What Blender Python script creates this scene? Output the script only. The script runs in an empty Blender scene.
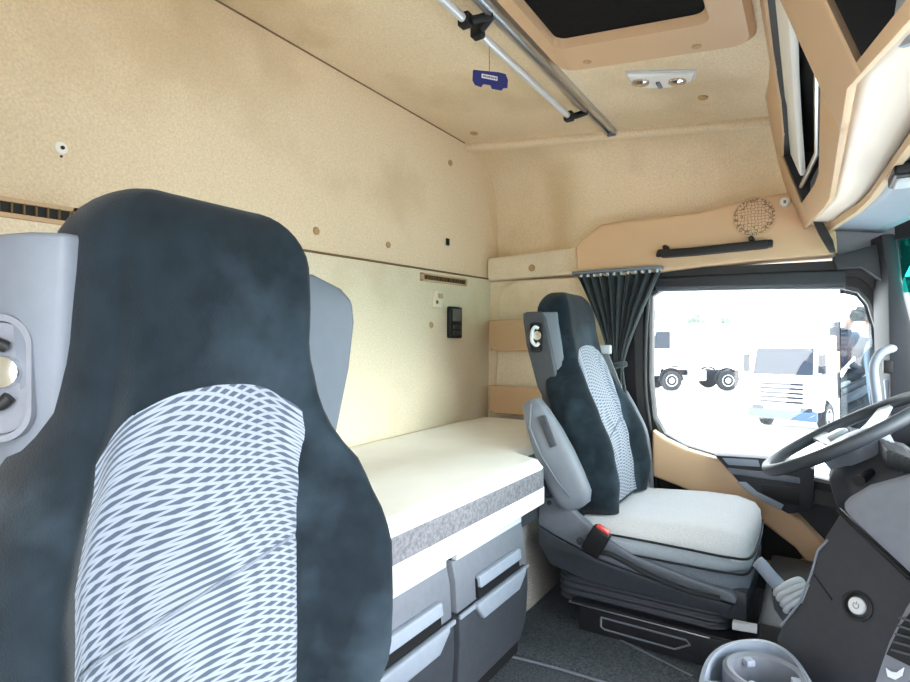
import bpy, bmesh, math, random
from mathutils import Vector as V, Matrix
random.seed(4)
S = bpy.context.scene
C = S.collection
PI = math.pi

# ------------------------------------------------------------------ camera geometry
F = 560.0
YAW = math.radians(32.74)
CAMZ = 0.88
FW = V((math.cos(YAW), math.sin(YAW), 0)); RT = V((math.sin(YAW), -math.cos(YAW), 0))
CAM = V((0, 0, CAMZ))

def ray(u, v):
    return FW + RT * ((u - 455) / F) + V((0, 0, (345 - v) / F))

def pt(u, v, X=None, Y=None, Z=None):
    """surveyed point of the cab: where the sight line meets a known plane of the cab"""
    d = ray(u, v)
    if X is not None: t = X / d.x
    elif Y is not None: t = Y / d.y
    else: t = (Z - CAMZ) / d.z
    return CAM + d * t

def ptp(u, v, p0, n):
    d = ray(u, v)
    return CAM + d * ((p0 - CAM).dot(n) / d.dot(n))

# ------------------------------------------------------------------ materials
def lin(c):
    return tuple((x / 12.92 if x <= .04045 else ((x + .055) / 1.055) ** 2.4) for x in c)

def srgb(r, g, b):
    return lin((r / 255, g / 255, b / 255))

def mat(name, col, rough=.6, metal=0, noise=None, bump=None, spec=.5, stain=None, sheen=0, coat=0):
    """noise=(scale, amount) fine mottling; bump=(scale,strength); stain=(scale, colour, low, high) worn patches"""
    m = bpy.data.materials.new(name); m.use_nodes = True
    nt = m.node_tree; b = nt.nodes['Principled BSDF']
    b.inputs['Base Color'].default_value = (*col, 1)
    b.inputs['Roughness'].default_value = rough
    b.inputs['Metallic'].default_value = metal
    b.inputs['Specular IOR Level'].default_value = spec
    if sheen: b.inputs['Sheen Weight'].default_value = sheen; b.inputs['Sheen Roughness'].default_value = .5
    if coat: b.inputs['Coat Weight'].default_value = coat
    tc = nt.nodes.new('ShaderNodeTexCoord')
    last = None
    if noise:
        n = nt.nodes.new('ShaderNodeTexNoise'); n.inputs['Scale'].default_value = noise[0]; n.inputs['Detail'].default_value = 6
        nt.links.new(tc.outputs['Object'], n.inputs['Vector'])
        r = nt.nodes.new('ShaderNodeValToRGB')
        a = noise[1]
        r.color_ramp.elements[0].position = .3; r.color_ramp.elements[1].position = .7
        r.color_ramp.elements[0].color = (*[c * (1 - a) for c in col], 1)
        r.color_ramp.elements[1].color = (*[min(1, c * (1 + a)) for c in col], 1)
        nt.links.new(n.outputs['Fac'], r.inputs['Fac']); last = r.outputs['Color']
    if stain:
        n = nt.nodes.new('ShaderNodeTexNoise'); n.inputs['Scale'].default_value = stain[0]; n.inputs['Detail'].default_value = 4
        nt.links.new(tc.outputs['Object'], n.inputs['Vector'])
        mr = nt.nodes.new('ShaderNodeMapRange'); mr.inputs['From Min'].default_value = stain[2]; mr.inputs['From Max'].default_value = stain[3]
        nt.links.new(n.outputs['Fac'], mr.inputs['Value'])
        mx = nt.nodes.new('ShaderNodeMix'); mx.data_type = 'RGBA'
        if last is not None: nt.links.new(last, mx.inputs['A'])
        else: mx.inputs['A'].default_value = (*col, 1)
        mx.inputs['B'].default_value = (*stain[1], 1)
        nt.links.new(mr.outputs['Result'], mx.inputs['Factor']); last = mx.outputs['Result']
    if last is not None: nt.links.new(last, b.inputs['Base Color'])
    if bump:
        n = nt.nodes.new('ShaderNodeTexNoise'); n.inputs['Scale'].default_value = bump[0]; n.inputs['Detail'].default_value = 3
        nt.links.new(tc.outputs['Object'], n.inputs['Vector'])
        bp = nt.nodes.new('ShaderNodeBump'); bp.inputs['Strength'].default_value = bump[1]; bp.inputs['Distance'].default_value = .01
        nt.links.new(n.outputs['Fac'], bp.inputs['Height']); nt.links.new(bp.outputs['Normal'], b.inputs['Normal'])
    return m

def glass(name, tint=(.92, .96, .97), gloss=.06):
    m = bpy.data.materials.new(name); m.use_nodes = True
    nt = m.node_tree; nt.nodes.remove(nt.nodes['Principled BSDF'])
    out = nt.nodes['Material Output']
    tr = nt.nodes.new('ShaderNodeBsdfTransparent'); tr.inputs['Color'].default_value = (*tint, 1)
    gl = nt.nodes.new('ShaderNodeBsdfGlossy'); gl.inputs['Roughness'].default_value = .02
    mx = nt.nodes.new('ShaderNodeMixShader'); mx.inputs['Fac'].default_value = gloss
    nt.links.new(tr.outputs[0], mx.inputs[1]); nt.links.new(gl.outputs[0], mx.inputs[2]); nt.links.new(mx.outputs[0], out.inputs['Surface'])
    return m

def mesh_fabric(name, base, line):
    """seat cover: pale criss-cross strands that swell and thin over a dark ground"""
    m = mat(name, base, .85, sheen=.2)
    nt = m.node_tree; b = nt.nodes['Principled BSDF']
    tc = nt.nodes.new('ShaderNodeTexCoord')
    sep = nt.nodes.new('ShaderNodeSeparateXYZ'); nt.links.new(tc.outputs['UV'], sep.inputs[0])
    def mth(op, a, bb=None):
        n = nt.nodes.new('ShaderNodeMath'); n.operation = op
        for i, q in enumerate((a, bb)):
            if q is None: continue
            if isinstance(q, (int, float)): n.inputs[i].default_value = q
            else: nt.links.new(q, n.inputs[i])
        return n.outputs[0]
    x, z = sep.outputs['X'], sep.outputs['Y']
    wob = mth('MULTIPLY', mth('SINE', mth('ADD', mth('MULTIPLY', x, 24.0), mth('MULTIPLY', z, 11.0))), .010)
    wob2 = mth('MULTIPLY', mth('SINE', mth('SUBTRACT', mth('MULTIPLY', x, 17.0), mth('MULTIPLY', z, 16.0))), .009)
    def family(slope, wb, freq):
        ph = mth('ADD', mth('ADD', z, mth('MULTIPLY', x, slope)), wb)
        s = mth('SINE', mth('MULTIPLY', ph, freq))
        mr = nt.nodes.new('ShaderNodeMapRange'); mr.interpolation_type = 'SMOOTHSTEP'
        mr.inputs['From Min'].default_value = .05; mr.inputs['From Max'].default_value = .72
        nt.links.new(s, mr.inputs['Value']); return mr.outputs['Result']
    f1 = family(-.31, wob, 610.0); f2 = family(.10, wob2, 610.0)
    fac = mth('MAXIMUM', f1, f2)
    mx = nt.nodes.new('ShaderNodeMix'); mx.data_type = 'RGBA'
    mx.inputs['A'].default_value = (*base, 1); mx.inputs['B'].default_value = (*line, 1)
    nt.links.new(fac, mx.inputs['Factor']); nt.links.new(mx.outputs['Result'], b.inputs['Base Color'])
    bp = nt.nodes.new('ShaderNodeBump'); bp.inputs['Strength'].default_value = .25; bp.inputs['Distance'].default_value = .004
    nt.links.new(fac, bp.inputs['Height']); nt.links.new(bp.outputs['Normal'], b.inputs['Normal'])
    return m

def perforated(name, base, hole, scale):
    m = mat(name, base, .6)
    nt = m.node_tree; b = nt.nodes['Principled BSDF']
    tc = nt.nodes.new('ShaderNodeTexCoord')
    vo = nt.nodes.new('ShaderNodeTexVoronoi'); vo.inputs['Scale'].default_value = scale; vo.inputs['Randomness'].default_value = .45
    nt.links.new(tc.outputs['Object'], vo.inputs['Vector'])
    vo.feature = 'DISTANCE_TO_EDGE'
    mr = nt.nodes.new('ShaderNodeMapRange'); mr.inputs['From Min'].default_value = .03; mr.inputs['From Max'].default_value = .10
    nt.links.new(vo.outputs['Distance'], mr.inputs['Value'])
    mx = nt.nodes.new('ShaderNodeMix'); mx.data_type = 'RGBA'
    mx.inputs['A'].default_value = (*hole, 1); mx.inputs['B'].default_value = (*base, 1)
    nt.links.new(mr.outputs['Result'], mx.inputs['Factor']); nt.links.new(mx.outputs['Result'], b.inputs['Base Color'])
    return m

felt = mat('beige_felt', srgb(234, 222, 200), .95, noise=(170, .10), bump=(300, .25), spec=.15, stain=(2.3, srgb(206, 186, 152), .58, .86))
felt_up = mat('beige_ceiling_felt', srgb(232, 214, 186), .95, noise=(170, .11), bump=(300, .25), spec=.15, stain=(2.0, srgb(196, 172, 134), .56, .88))
tan = mat('tan_plastic', srgb(210, 176, 140), .5, noise=(300, .03), bump=(500, .08))
tan_dark = mat('tan_pocket_plastic', srgb(200, 170, 136), .55, noise=(200, .05))
cream = mat('cream_plastic', srgb(240, 228, 212), .45)
seam = mat('seam_gasket', srgb(120, 96, 66), .9)
plug = mat('trim_plug_plastic', srgb(180, 146, 104), .5)
white_pl = mat('white_plastic', srgb(244, 242, 236), .4)
charcoal = mat('charcoal_plastic', srgb(56, 61, 69), .5, noise=(60, .12), bump=(700, .1))
black = mat('black_plastic', srgb(21, 22, 25), .5, spec=.4)
blackm = mat('black_steel', srgb(30, 31, 35), .42, noise=(40, .3))
dark_trim = mat('dark_door_trim', srgb(38, 41, 49), .55, noise=(80, .1))
greyp = mat('blue_grey_plastic', srgb(142, 152, 168), .5, noise=(40, .04), bump=(600, .06))
shellp = mat('seat_shell_grey', srgb(100, 108, 120), .55, noise=(40, .04), bump=(600, .06))
greya = mat('armrest_grey', srgb(116, 122, 133), .5, noise=(40, .04), bump=(600, .06))
greyd = mat('mid_grey_plastic', srgb(108, 113, 124), .5, noise=(60, .06), bump=(600, .08))
greyl = mat('light_grey_plastic', srgb(196, 201, 208), .42)
fab = mat('dark_velour', srgb(25, 34, 41), .95, noise=(26, .25), bump=(500, .2), spec=.08, sheen=.10, stain=(6, srgb(58, 72, 84), .50, .80))
pat = mesh_fabric('mesh_pattern_fabric', srgb(62, 74, 92), srgb(138, 146, 159))
fab_grey = mat('grey_seat_fabric', srgb(212, 214, 218), .95, noise=(300, .1), bump=(500, .25), spec=.1)
fab_side = mat('pale_blue_grey_seat_fabric', srgb(172, 182, 192), .95, noise=(300, .1), bump=(500, .2), spec=.1)
fab_mid = mat('mid_grey_seat_fabric', srgb(118, 126, 138), .95, noise=(300, .12), bump=(500, .2), spec=.1)
piping = mat('black_piping', srgb(26, 28, 32), .7)
matt_top = mat('mattress_cover', srgb(252, 252, 254), .95, noise=(8, .03), bump=(14, .25), spec=.1)
matt_side = mat('mattress_grey_side', srgb(120, 120, 127), .95, noise=(120, .3), bump=(200, .4), spec=.1)
white_metal = mat('white_frame', srgb(245, 245, 243), .4)
carpet = mat('dark_carpet', srgb(88, 94, 101), .98, noise=(160, .45), bump=(260, .5), spec=.1, stain=(3, srgb(104, 110, 116), .55, .8))
carpet_l = mat('grey_carpet', srgb(150, 148, 144), .98, noise=(160, .3), bump=(260, .4), spec=.1)
alu = mat('aluminium', srgb(205, 208, 212), .3, 1)
chrome = mat('chrome', srgb(230, 232, 235), .12, 1)
silver = mat('silver_paint', srgb(214, 218, 224), .3, .3)
curtain_m = mat('charcoal_curtain', srgb(52, 57, 60), .9, noise=(60, .2), spec=.15, sheen=.2)
hatch_m = mat('black_hatch_mesh', srgb(13, 13, 15), .8, noise=(60, .5), spec=.15)
navy = mat('navy_card', srgb(38, 50, 122), .5)
red_m = mat('red_button', srgb(196, 52, 44), .4)
strap_m = mat('grey_webbing', srgb(160, 166, 172), .8, noise=(300, .1))
strap_d = mat('black_webbing', srgb(36, 38, 44), .8)
screen_m = mat('grey_lcd', srgb(96, 104, 108), .15)
glass_clear = glass('window_glass', (.95, .98, .99), .04)
glass_teal = glass('teal_band_glass', (.12, .62, .56), .04)
grille_m = perforated('perforated_tan', srgb(206, 174, 140), srgb(120, 92, 66), 95)
mirror_m = mat('mirror_glass', (.88, .92, .95), .01, 1)
lens_m = mat('clear_lens', srgb(238, 240, 242), .12, coat=.6)

# ------------------------------------------------------------------ mesh building
class MB:
    def __init__(s): s.bm = bmesh.new(); s.uv = None
    def box(s, x0, x1, y0, y1, z0, z1, m=None):
        vs = [s.bm.verts.new((x, y, z)) for x in (x0, x1) for y in (y0, y1) for z in (z0, z1)]
        for f in ((0, 1, 3, 2), (4, 6, 7, 5), (0, 4, 5, 1), (2, 3, 7, 6), (0, 2, 6, 4), (1, 5, 7, 3)):
            s.bm.faces.new([vs[i] for i in f])
        if m is not None:
            for q in vs: q.co = m @ q.co
        return s
    def prism(s, pts, ext):
        ext = V(ext); a = [s.bm.verts.new(p) for p in pts]; b = [s.bm.verts.new(V(p) + ext) for p in pts]
        n = len(a)
        s.bm.faces.new(a); s.bm.faces.new(b[::-1])
        for i in range(n): s.bm.faces.new((a[i], b[i], b[(i + 1) % n], a[(i + 1) % n]))
        return s
    def loft(s, rings, cap=True, closed=True):
        R = [[s.bm.verts.new(p) for p in r] for r in rings]
        n = len(R[0])
        for i in range(len(R) - 1):
            for j in range(n if closed else n - 1):
                k = (j + 1) % n
                s.bm.faces.new((R[i][j], R[i][k], R[i + 1][k], R[i + 1][j]))
        if cap:
            s.bm.faces.new(R[0][::-1]); s.bm.faces.new(R[-1])
        return s
    def tube(s, path, r, n=12, cap=True):
        path = [V(p) for p in path]
        rs = r if isinstance(r, (list, tuple)) else [r] * len(path)
        rings = []
        up = None
        for i, p in enumerate(path):
            d = (path[min(i + 1, len(path) - 1)] - path[max(i - 1, 0)]).normalized()
            if up is None:
                up = V((0, 0, 1)) if abs(d.z) < .9 else V((1, 0, 0))
            a = d.cross(up).normalized(); b = a.cross(d).normalized(); up = b
            rings.append([p + a * math.cos(2 * PI * k / n) * rs[i] + b * math.sin(2 * PI * k / n) * rs[i] for k in range(n)])
        return s.loft(rings, cap)
    def ribbon(s, path, width_dir, w, th, nrm):
        """flat strap along a path"""
        wd = V(width_dir).normalized() * w / 2; nn = V(nrm).normalized() * th / 2
        return s.loft([[V(p) - wd - nn, V(p) + wd - nn, V(p) + wd + nn, V(p) - wd + nn] for p in path])
    def lathe(s, prof, origin, axis, n=28, cap=True):
        o = V(origin); ax = V(axis).normalized()
        a = ax.orthogonal().normalized(); b = ax.cross(a)
        rings = [[o + ax * h + (a * math.cos(2 * PI * k / n) + b * math.sin(2 * PI * k / n)) * max(r, 1e-4) for k in range(n)] for r, h in prof]
        return s.loft(rings, cap)
    def grid(s, fn, nu, nv, uvfn=None):
        vs = [[s.bm.verts.new(fn(i / nu, j / nv)) for j in range(nv + 1)] for i in range(nu + 1)]
        if uvfn and s.uv is None: s.uv = s.bm.loops.layers.uv.new('UVMap')
        for i in range(nu):
            for j in range(nv):
                f = s.bm.faces.new((vs[i][j], vs[i + 1][j], vs[i + 1][j + 1], vs[i][j + 1]))
                if uvfn:
                    for l, (a, b) in zip(f.loops, ((i, j), (i + 1, j), (i + 1, j + 1), (i, j + 1))):
                        l[s.uv].uv = uvfn(a / nu, b / nv)
        return s
    def sphere(s, c, r, n=16, sx=1, sy=1, sz=1):
        bmesh.ops.create_uvsphere(s.bm, u_segments=n, v_segments=max(6, n // 2), radius=r, matrix=Matrix.Translation(V(c)) @ Matrix.Diagonal((sx, sy, sz, 1)))
        return s
    def build(s, name, m, parent=None, bev=0, seg=2, ang=38, loc=None):
        bm = s.bm
        bmesh.ops.recalc_face_normals(bm, faces=bm.faces)
        if bev:
            es = [e for e in bm.edges if len(e.link_faces) == 2 and e.calc_face_angle(0) > math.radians(30)]
            bmesh.ops.bevel(bm, geom=es, offset=bev, segments=seg, profile=.6, affect='EDGES', clamp_overlap=True)
        me = bpy.data.meshes.new(name)
        bm.to_mesh(me); bm.free()
        me.materials.append(m)
        me.shade_smooth(); me.set_sharp_from_angle(angle=math.radians(ang))
        o = bpy.data.objects.new(name, me); C.objects.link(o)
        if parent is not None:
            o.parent = parent
            if loc is None and parent.type == 'EMPTY': o.matrix_parent_inverse = Matrix.Translation(-parent.location)
        if loc is not None: o.location = loc
        return o

def tag(o, label, cat, group=None, kind=None):
    o['label'] = label; o['category'] = cat
    if group: o['group'] = group
    if kind: o['kind'] = kind
    return o

def struct(o, label=None):
    o['kind'] = 'structure'
    if label: o['label'] = label
    return o

def thing(name, label, cat, loc, group=None):
    o = bpy.data.objects.new(name, None); C.objects.link(o); o.location = loc; o.empty_display_size = .1
    return tag(o, label, cat, group)

def solid(o, th, offset=-1):
    md = o.modifiers.new('thickness', 'SOLIDIFY'); md.thickness = th; md.offset = offset
    return o

def sm(x, a=0., b=1.):
    t = max(0, min(1, (x - a) / (b - a))); return t * t * (3 - 2 * t)

def interp(tab, z):
    if z <= tab[0][0]: return tab[0][1]
    for (a, p), (b, q) in zip(tab, tab[1:]):
        if z <= b:
            t = (z - a) / (b - a); return p + (q - p) * (t * t * (3 - 2 * t) * .5 + t * .5)
    return tab[-1][1]

def hump(pts, n=8):
    """smooth curve through points"""
    pts = [V(p) for p in pts]; out = []
    for i in range(len(pts) - 1):
        p0 = pts[max(i - 1, 0)]; p1 = pts[i]; p2 = pts[i + 1]; p3 = pts[min(i + 2, len(pts) - 1)]
        for k in range(n):
            t = k / n
            out.append(.5 * ((2 * p1) + (p2 - p0) * t + (2 * p0 - 5 * p1 + 4 * p2 - p3) * t * t + (3 * p1 - p0 - 3 * p2 + p3) * t ** 3))
    out.append(pts[-1]); return out

# ================================================================== THE SHELL
def zc(y): return 1.637 + .122 * y                  # ceiling height
def zs(x): return 1.145 + .023 * x                  # seam of the rear wall
YR = 1.33

struct(MB().box(-.1, 2.42, -.9, 1.45, -.05, 0).build('floor', carpet))
struct(MB().prism([(-.1, YR, 0), (2.45, YR, 0), (2.45, YR, zs(2.45) - .003), (-.1, YR, zs(-.1) - .003)], (0, .06, 0)).build('wall_rear', felt, bev=.004))

def prof(a, y):          # driver side: upright at the ledge, rolls into the ceiling; a 0..1
    dx = -.155 * (1 - sm(y, .83, 1.08))
    zt = zc(y)
    if a < .25:
        return V((2.515 + dx * sm(a, .0, .12), y, 1.16 + (1.46 - 1.16) * a / .25))
    b = (a - .25) / .75 * PI / 2
    return V((2.17 + (.345 + dx) * math.cos(b) ** .8, y, 1.46 + (zt - 1.46) * math.sin(b) ** .9))

top = [prof(i / 14, 1.36) for i in range(15)]
outline = [V((-.1, 1.36, zs(-.1) + .003)), V((2.515, 1.36, zs(2.5) + .003))] + [V((p.x, 1.36, p.z)) for p in top] + [V((-.1, 1.36, zc(1.36)))]
struct(MB().prism([p - V((0, .018, 0)) for p in outline], (0, .05, 0)).build('wall_rear_upper', felt_up, bev=.005))
struct(solid(MB().grid(lambda a, b: prof(a, -.2 + 1.57 * b), 24, 90).build('wall_driver_upper', felt_up, ang=60), .03))
struct(MB().prism([(-.1, -.35, zc(-.35)), (2.175, -.35, zc(-.35)), (2.175, 1.38, zc(1.38)), (-.1, 1.38, zc(1.38))], (0, 0, .05)).build('ceiling', felt_up))
# roof front edge and header above the windscreen
struct(MB().prism([(-.1, -.34, zc(-.34)), (-.1, -.34, zc(-.34) + .05), (-.1, -.62, 1.40), (-.1, -.62, 1.34)], (2.4, 0, 0)).build('ceiling_front', felt_up))
# seams
st = [V((-.1, 1.343, zc(1.36) - .004))] + [V((p.x - .002, 1.343, p.z - .003)) for p in reversed(top)]
struct(MB().tube(st, .0042, 6).build('trim_1', seam))
struct(MB().tube([(-.1, 1.329, zs(-.1)), (2.43, 1.329, zs(2.43))], .004, 6).build('trim_2', seam))
struct(MB().tube([prof(1, y) + V((0, 0, -.002)) for y in (.02, .4, .8, 1.1, 1.34)], .0022, 6).build('trim_3', felt_up))

# ledge strip under the upper side panel and lower side wall
struct(MB().prism([(2.335, .78, 1.19), (2.362, 1.335, 1.19), (2.366, 1.335, 1.30), (2.338, .78, 1.312)], (.22, 0, 0)).build('trim_4', felt, bev=.012, seg=3))
struct(MB().prism([(2.34, .60, 0), (2.34, 1.34, 0), (2.385, 1.34, 1.185), (2.385, .60, 1.185)], (.08, 0, 0)).build('wall_driver', felt))
pn = [pt(u, v, X=2.345) for u, v in ((494, 414), (497, 350), (499, 300), (504, 288), (514, 282), (540, 279), (600, 277), (640, 277), (640, 420))]
struct(MB().prism(pn, (.05, 0, 0)).build('trim_5', felt, bev=.008, seg=3))
# passenger side behind the door opening
struct(MB().box(-.16, -.1, .52, 1.42, 0, 1.82).build('wall_passenger', felt))
struct(MB().box(-.16, -.1, -.64, -.36, 0, 1.22).build('wall_passenger_front', dark_trim))
struct(MB().box(-.16, -.1, -.64, .52, 1.22, 1.74).build('wall_passenger_upper', felt))

# ================================================================== rear wall fittings
def vent(x0, x1, y, z0, z1, label):
    t = thing('air_vent', label, 'vent', ((x0 + x1) / 2, y, z0), 'slotted vents along the rear wall')
    sl = .023
    h = z1 - z0
    fr = MB()
    def q(x, z): return (x, y - .012, z + (x - x0) * sl)
    for a, b, c, d in ((x0, x1, z0, z0 + h * .22), (x0, x1, z1 - h * .22, z1), (x0, x0 + h * .4, z0, z1), (x1 - h * .4, x1, z0, z1)):
        fr.prism([q(a, c), q(b, c), q(b, d), q(a, d)], (0, .012, 0))
    fr.build('vent_frame', tan_dark, t)
    MB().prism([q(x0 + .002, z0 + .002), q(x1 - .002, z0 + .002), q(x1 - .002, z1 - .002), q(x0 + .002, z1 - .002)], (0, .003, 0)).build('slot', black, t).location.y += .006
    n = max(6, int((x1 - x0) / .02)); g = MB()
    for i in range(1, n):
        xx = x0 + (x1 - x0) * i / n
        g.prism([q(xx - .0015, z0 + h * .2), q(xx + .0015, z0 + h * .2), q(xx + .0015, z1 - h * .2), q(xx - .0015, z1 - h * .2)], (0, .008, 0))
    g.build('slat', seam, t)
a = pt(420, 281, Y=YR); b = pt(465, 283, Y=YR)
vent(a.x, b.x, YR, 1.137, 1.170, 'short slotted beige vent above the black control panel on the rear wall')
vent(-.02, .575, YR, 1.118, 1.157, 'long dark slotted vent in the rear wall left of the near seat')

# control panel
p = pt(452.5, 322.5, Y=YR)
t = thing('heater_controller', 'black wall control unit with grey screen and buttons above the bunk', 'control panel', (p.x, YR, p.z - .07))
def q(x, z): return V((p.x + x, YR, p.z + z))
MB().prism([q(-.047, -.068), q(.047, -.068), q(.047, .068), q(-.047, .068)], (0, -.022, 0)).build('housing', black, t, bev=.007, seg=3)
MB().prism([q(-.034, .004), q(.034, .004), q(.034, .058), q(-.034, .058)], (0, -.024, 0)).build('screen', screen_m, t, bev=.001)
for i in range(3):
    for j in range(2):
        c = q(-.024 + .024 * i, -.02 - .026 * j) + V((0, -.022, 0))
        MB().box(c.x - .009, c.x + .009, c.y - .003, c.y + .004, c.z - .008, c.z + .008).build('button', charcoal, t, bev=.002)
# beige latch plate above it
p = pt(436, 299, Y=YR)
t = thing('latch_plate', 'small beige catch with keyhole on rear wall left of black control panel', 'latch', (p.x, YR, p.z - .04))
MB().prism([V((p.x + x, YR, p.z + z)) for x, z in ((-.03, -.037), (.03, -.037), (.034, .02), (.02, .036), (-.02, .036), (-.03, .025))], (0, -.014, 0)).build('plate', cream, t, bev=.005)
MB().box(p.x - .004, p.x + .022, YR - .022, YR - .010, p.z + .002, p.z + .022).build('catch', tan_dark, t, bev=.003)
MB().lathe([(.008, 0), (.008, .004)], (p.x - .012, YR - .012, p.z - .014), (0, -1, 0), 12).build('keyhole', seam, t)

# plugs and screws in the linings
def plug_at(p, nrm, r, label, m=plug, name='trim_plug'):
    o = MB().lathe([(r, 0), (r, .003), (r * .8, .006), (r * .3, .0045)], (0, 0, 0), nrm, 16).build(name, m)
    o.location = p
    return tag(o, label, 'trim plug', 'round plugs in the beige linings')
plug_at(pt(316, 231, Y=1.342), (0, -1, 0), .013, 'beige round plug on rear wall just right of the near seat top')
plug_at(pt(388, 245, Y=1.342), (0, -1, 0), .012, 'beige round plug on rear wall midway between near seat and dark square clip')
plug_at(pt(450, 163, Y=1.342), (0, -1, 0), .014, 'beige oval plug high on rear wall below the ceiling seam')
plug_at(pt(431, 325, Y=YR), (0, -1, 0), .013, 'beige round plug on lower rear wall left of the black control panel')
def ceil_pt(u, v):
    d = ray(u, v); t = (1.637 - CAMZ) / (d.z - .122 * d.y); return CAM + d * t
CN = V((0, .122, -1)).normalized()
plug_at(ceil_pt(474, 133), CN, .017, 'beige round plug in ceiling near the rear corner above the control panel')
plug_at(ceil_pt(703, 97) - V((0, 0, 0)), CN, .016, 'brown round plug in ceiling in front of the roof lamp')
plug_at(pt(610, 189, X=2.345), (-1, 0, -.1), .014, 'brown round plug on upper side lining above the tan header')
plug_at(pt(727, 147, X=2.29), (-.8, 0, -.6), .006, 'tiny dark plug in the upper side lining below the roof lamp', seam)
plug_at(pt(532, 268, X=2.352), (-1, 0, 0), .016, 'beige round plug on the ledge above the two storage pockets')
p = pt(447, 242, Y=1.342)
tag(MB().box(-.011, .011, -.008, 0, -.015, .015).build('wall_clip', black, bev=.003, loc=p), 'small dark square clip on rear wall above the short vent', 'clip')
t = thing('screw_anchor', 'white screw anchor with two rusty screw holes on upper rear wall', 'screw', pt(61, 148, Y=1.342))
p = pt(61, 148, Y=1.342)
MB().lathe([(.013, 0), (.012, .003), (.005, .004)], p, (0, -1, 0), 16).build('anchor_disc', white_pl, t)
MB().lathe([(.004, 0), (.004, .006)], p + V((.001, -.001, 0)), (0, -1, 0), 10).build('screw_hole', black, t)
MB().lathe([(.0025, 0), (.0025, .003)], p + V((0, 0, -.018)), (0, -1, 0), 10).build('screw_hole', black, t)

# ================================================================== roof: hatch, rail, tube, lamp, card
def rrect(x0, x1, y0, y1, r, n=5):
    pts = []
    for cx, cy, a0 in ((x1 - r, y1 - r, 0), (x0 + r, y1 - r, 90), (x0 + r, y0 + r, 180), (x1 - r, y0 + r, 270)):
        for i in range(n + 1):
            a = math.radians(a0 + 90 * i / n); pts.append((cx + r * math.cos(a), cy + r * math.sin(a)))
    return pts
t = thing('roof_hatch', 'roof hatch with tan frame and black mesh blind in the ceiling', 'roof hatch', (1.05, .35, 1.62))
oy0, oy1, ox0, ox1 = .12, .64, .50, 1.585
outer = rrect(ox0, ox1, oy0, oy1, .05); mid = rrect(ox0 + .012, ox1 - .035, oy0 + .012, oy1 - .02, .05)
inn = rrect(.72, 1.395, .20, .578, .03); inn2 = rrect(.735, 1.385, .208, .570, .028)
def ring(pts, dz): return [V((x, y, zc(y) + dz)) for x, y in pts]
mb = MB(); mb.loft([ring(outer, .002), ring(outer, -.012), ring(mid, -.035), ring(inn, -.045), ring(inn2, -.02), ring(inn2, .002)], cap=False)
mb.build('hatch_frame', tan, t, ang=25)
MB().prism([p + V((0, 0, 0)) for p in ring(inn2, -.024)], (0, 0, .01)).build('blind', hatch_m, t)
MB().lathe([(.012, 0), (.012, .004), (.004, .006)], V((1.50, .53, zc(.53) - .036)), CN, 14).build('screw_cap', plug, t)
MB().lathe([(.012, 0), (.012, .004), (.004, .006)], V((1.51, .25, zc(.25) - .036)), CN, 14).build('screw_cap', plug, t)

t = thing('curtain_rail', 'long grooved aluminium rail across the ceiling beside the roof hatch', 'rail', (1.2, .667, 1.69))
zr = zc(.667)
mb = MB()
for dy in (-.013, .013): mb.box(-.05, 2.165, .667 + dy - .006, .667 + dy + .006, zr - .022, zr + .001)
mb.box(-.05, 2.165, .655, .679, zr - .008, zr + .001)
mb.build('rail_profile', alu, t, bev=.003)
MB().box(2.15, 2.178, .65, .684, zr - .024, zr - .001).build('end_cap', greyd, t, bev=.004)

tz = 1.680; ty = .725
def bracket(parent, x, lean):
    MB().loft([[V((x + dx, ty + dy, z)) for dx, dy in ((-.014, -.016), (.014, -.016), (.014, .016), (-.014, .016))] for z in (tz - .016, tz + .016)]).build('clamp', black, parent, bev=.006, seg=3)
    MB().tube(hump([(x, ty, tz), (x + lean * .4, ty - .018, tz + .006), (x + lean, ty - .045, zr - .016)]), .011, 10).build('bracket', black, parent)
def bar(x0, x1, label, br):
    t = thing('support_tube', label, 'tube', ((x0 + x1) / 2, ty, tz), 'silver tubes under the ceiling rail')
    MB().tube([(x0, ty, tz), (x1, ty, tz)], .0105, 16).build('tube', silver, t)
    for x, l in br: bracket(t, x, l)
    return t
bar(1.245, 1.86, 'silver tube with black brackets below the rail, carrying the blue card', ((1.235, -.01), (1.865, .05)))
bar(.15, 1.175, 'silver tube leaving the photo at the top, left of the blue card', ((1.175, .05), (.15, .02)))

# hanging card
c = pt(490, 79, Y=ty); t = thing('air_freshener', 'flat navy blue truck-shaped card hanging by a thread from the silver tube', 'air freshener', (c.x, ty, c.z))
ex = V((.93, -.36, 0)).normalized(); ez = V((0.0, 0, 1)); tilt = .13
def cp(x, z): return c + ex * x + ez * (z + x * tilt)
sh = [(-.058, -.012), (-.050, -.023), (-.030, -.026), (-.024, -.017), (.002, -.016), (.008, -.025), (.040, -.025), (.046, -.018), (.060, -.016), (.062, .006), (.054, .021), (.030, .022), (-.018, .018), (-.056, .015)]
nn = ex.cross(ez).normalized()
MB().prism([cp(x, z) - nn * .0015 for x, z in sh], nn * .003).build('card', navy, t)
MB().prism([cp(x, z) + nn * .0016 for x, z in ((-.030, -.002), (.024, -.002), (.024, .009), (-.030, .009))], nn * .0008).build('logo_plate', white_pl, t)
for k in range(7):
    x = -.025 + k * .0068
    MB().prism([cp(x + a, z) + nn * .0024 for a, z in ((0, .001), (.0045, .001), (.0045 - .001 * (k % 2), .006), (.0005 * (k % 3), .006))], nn * .0004).build('lettering', navy, t)
MB().tube([cp(-.002, .017), V((c.x - .004, ty, tz - .008))], .0008, 6).build('thread', seam, t)

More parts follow.
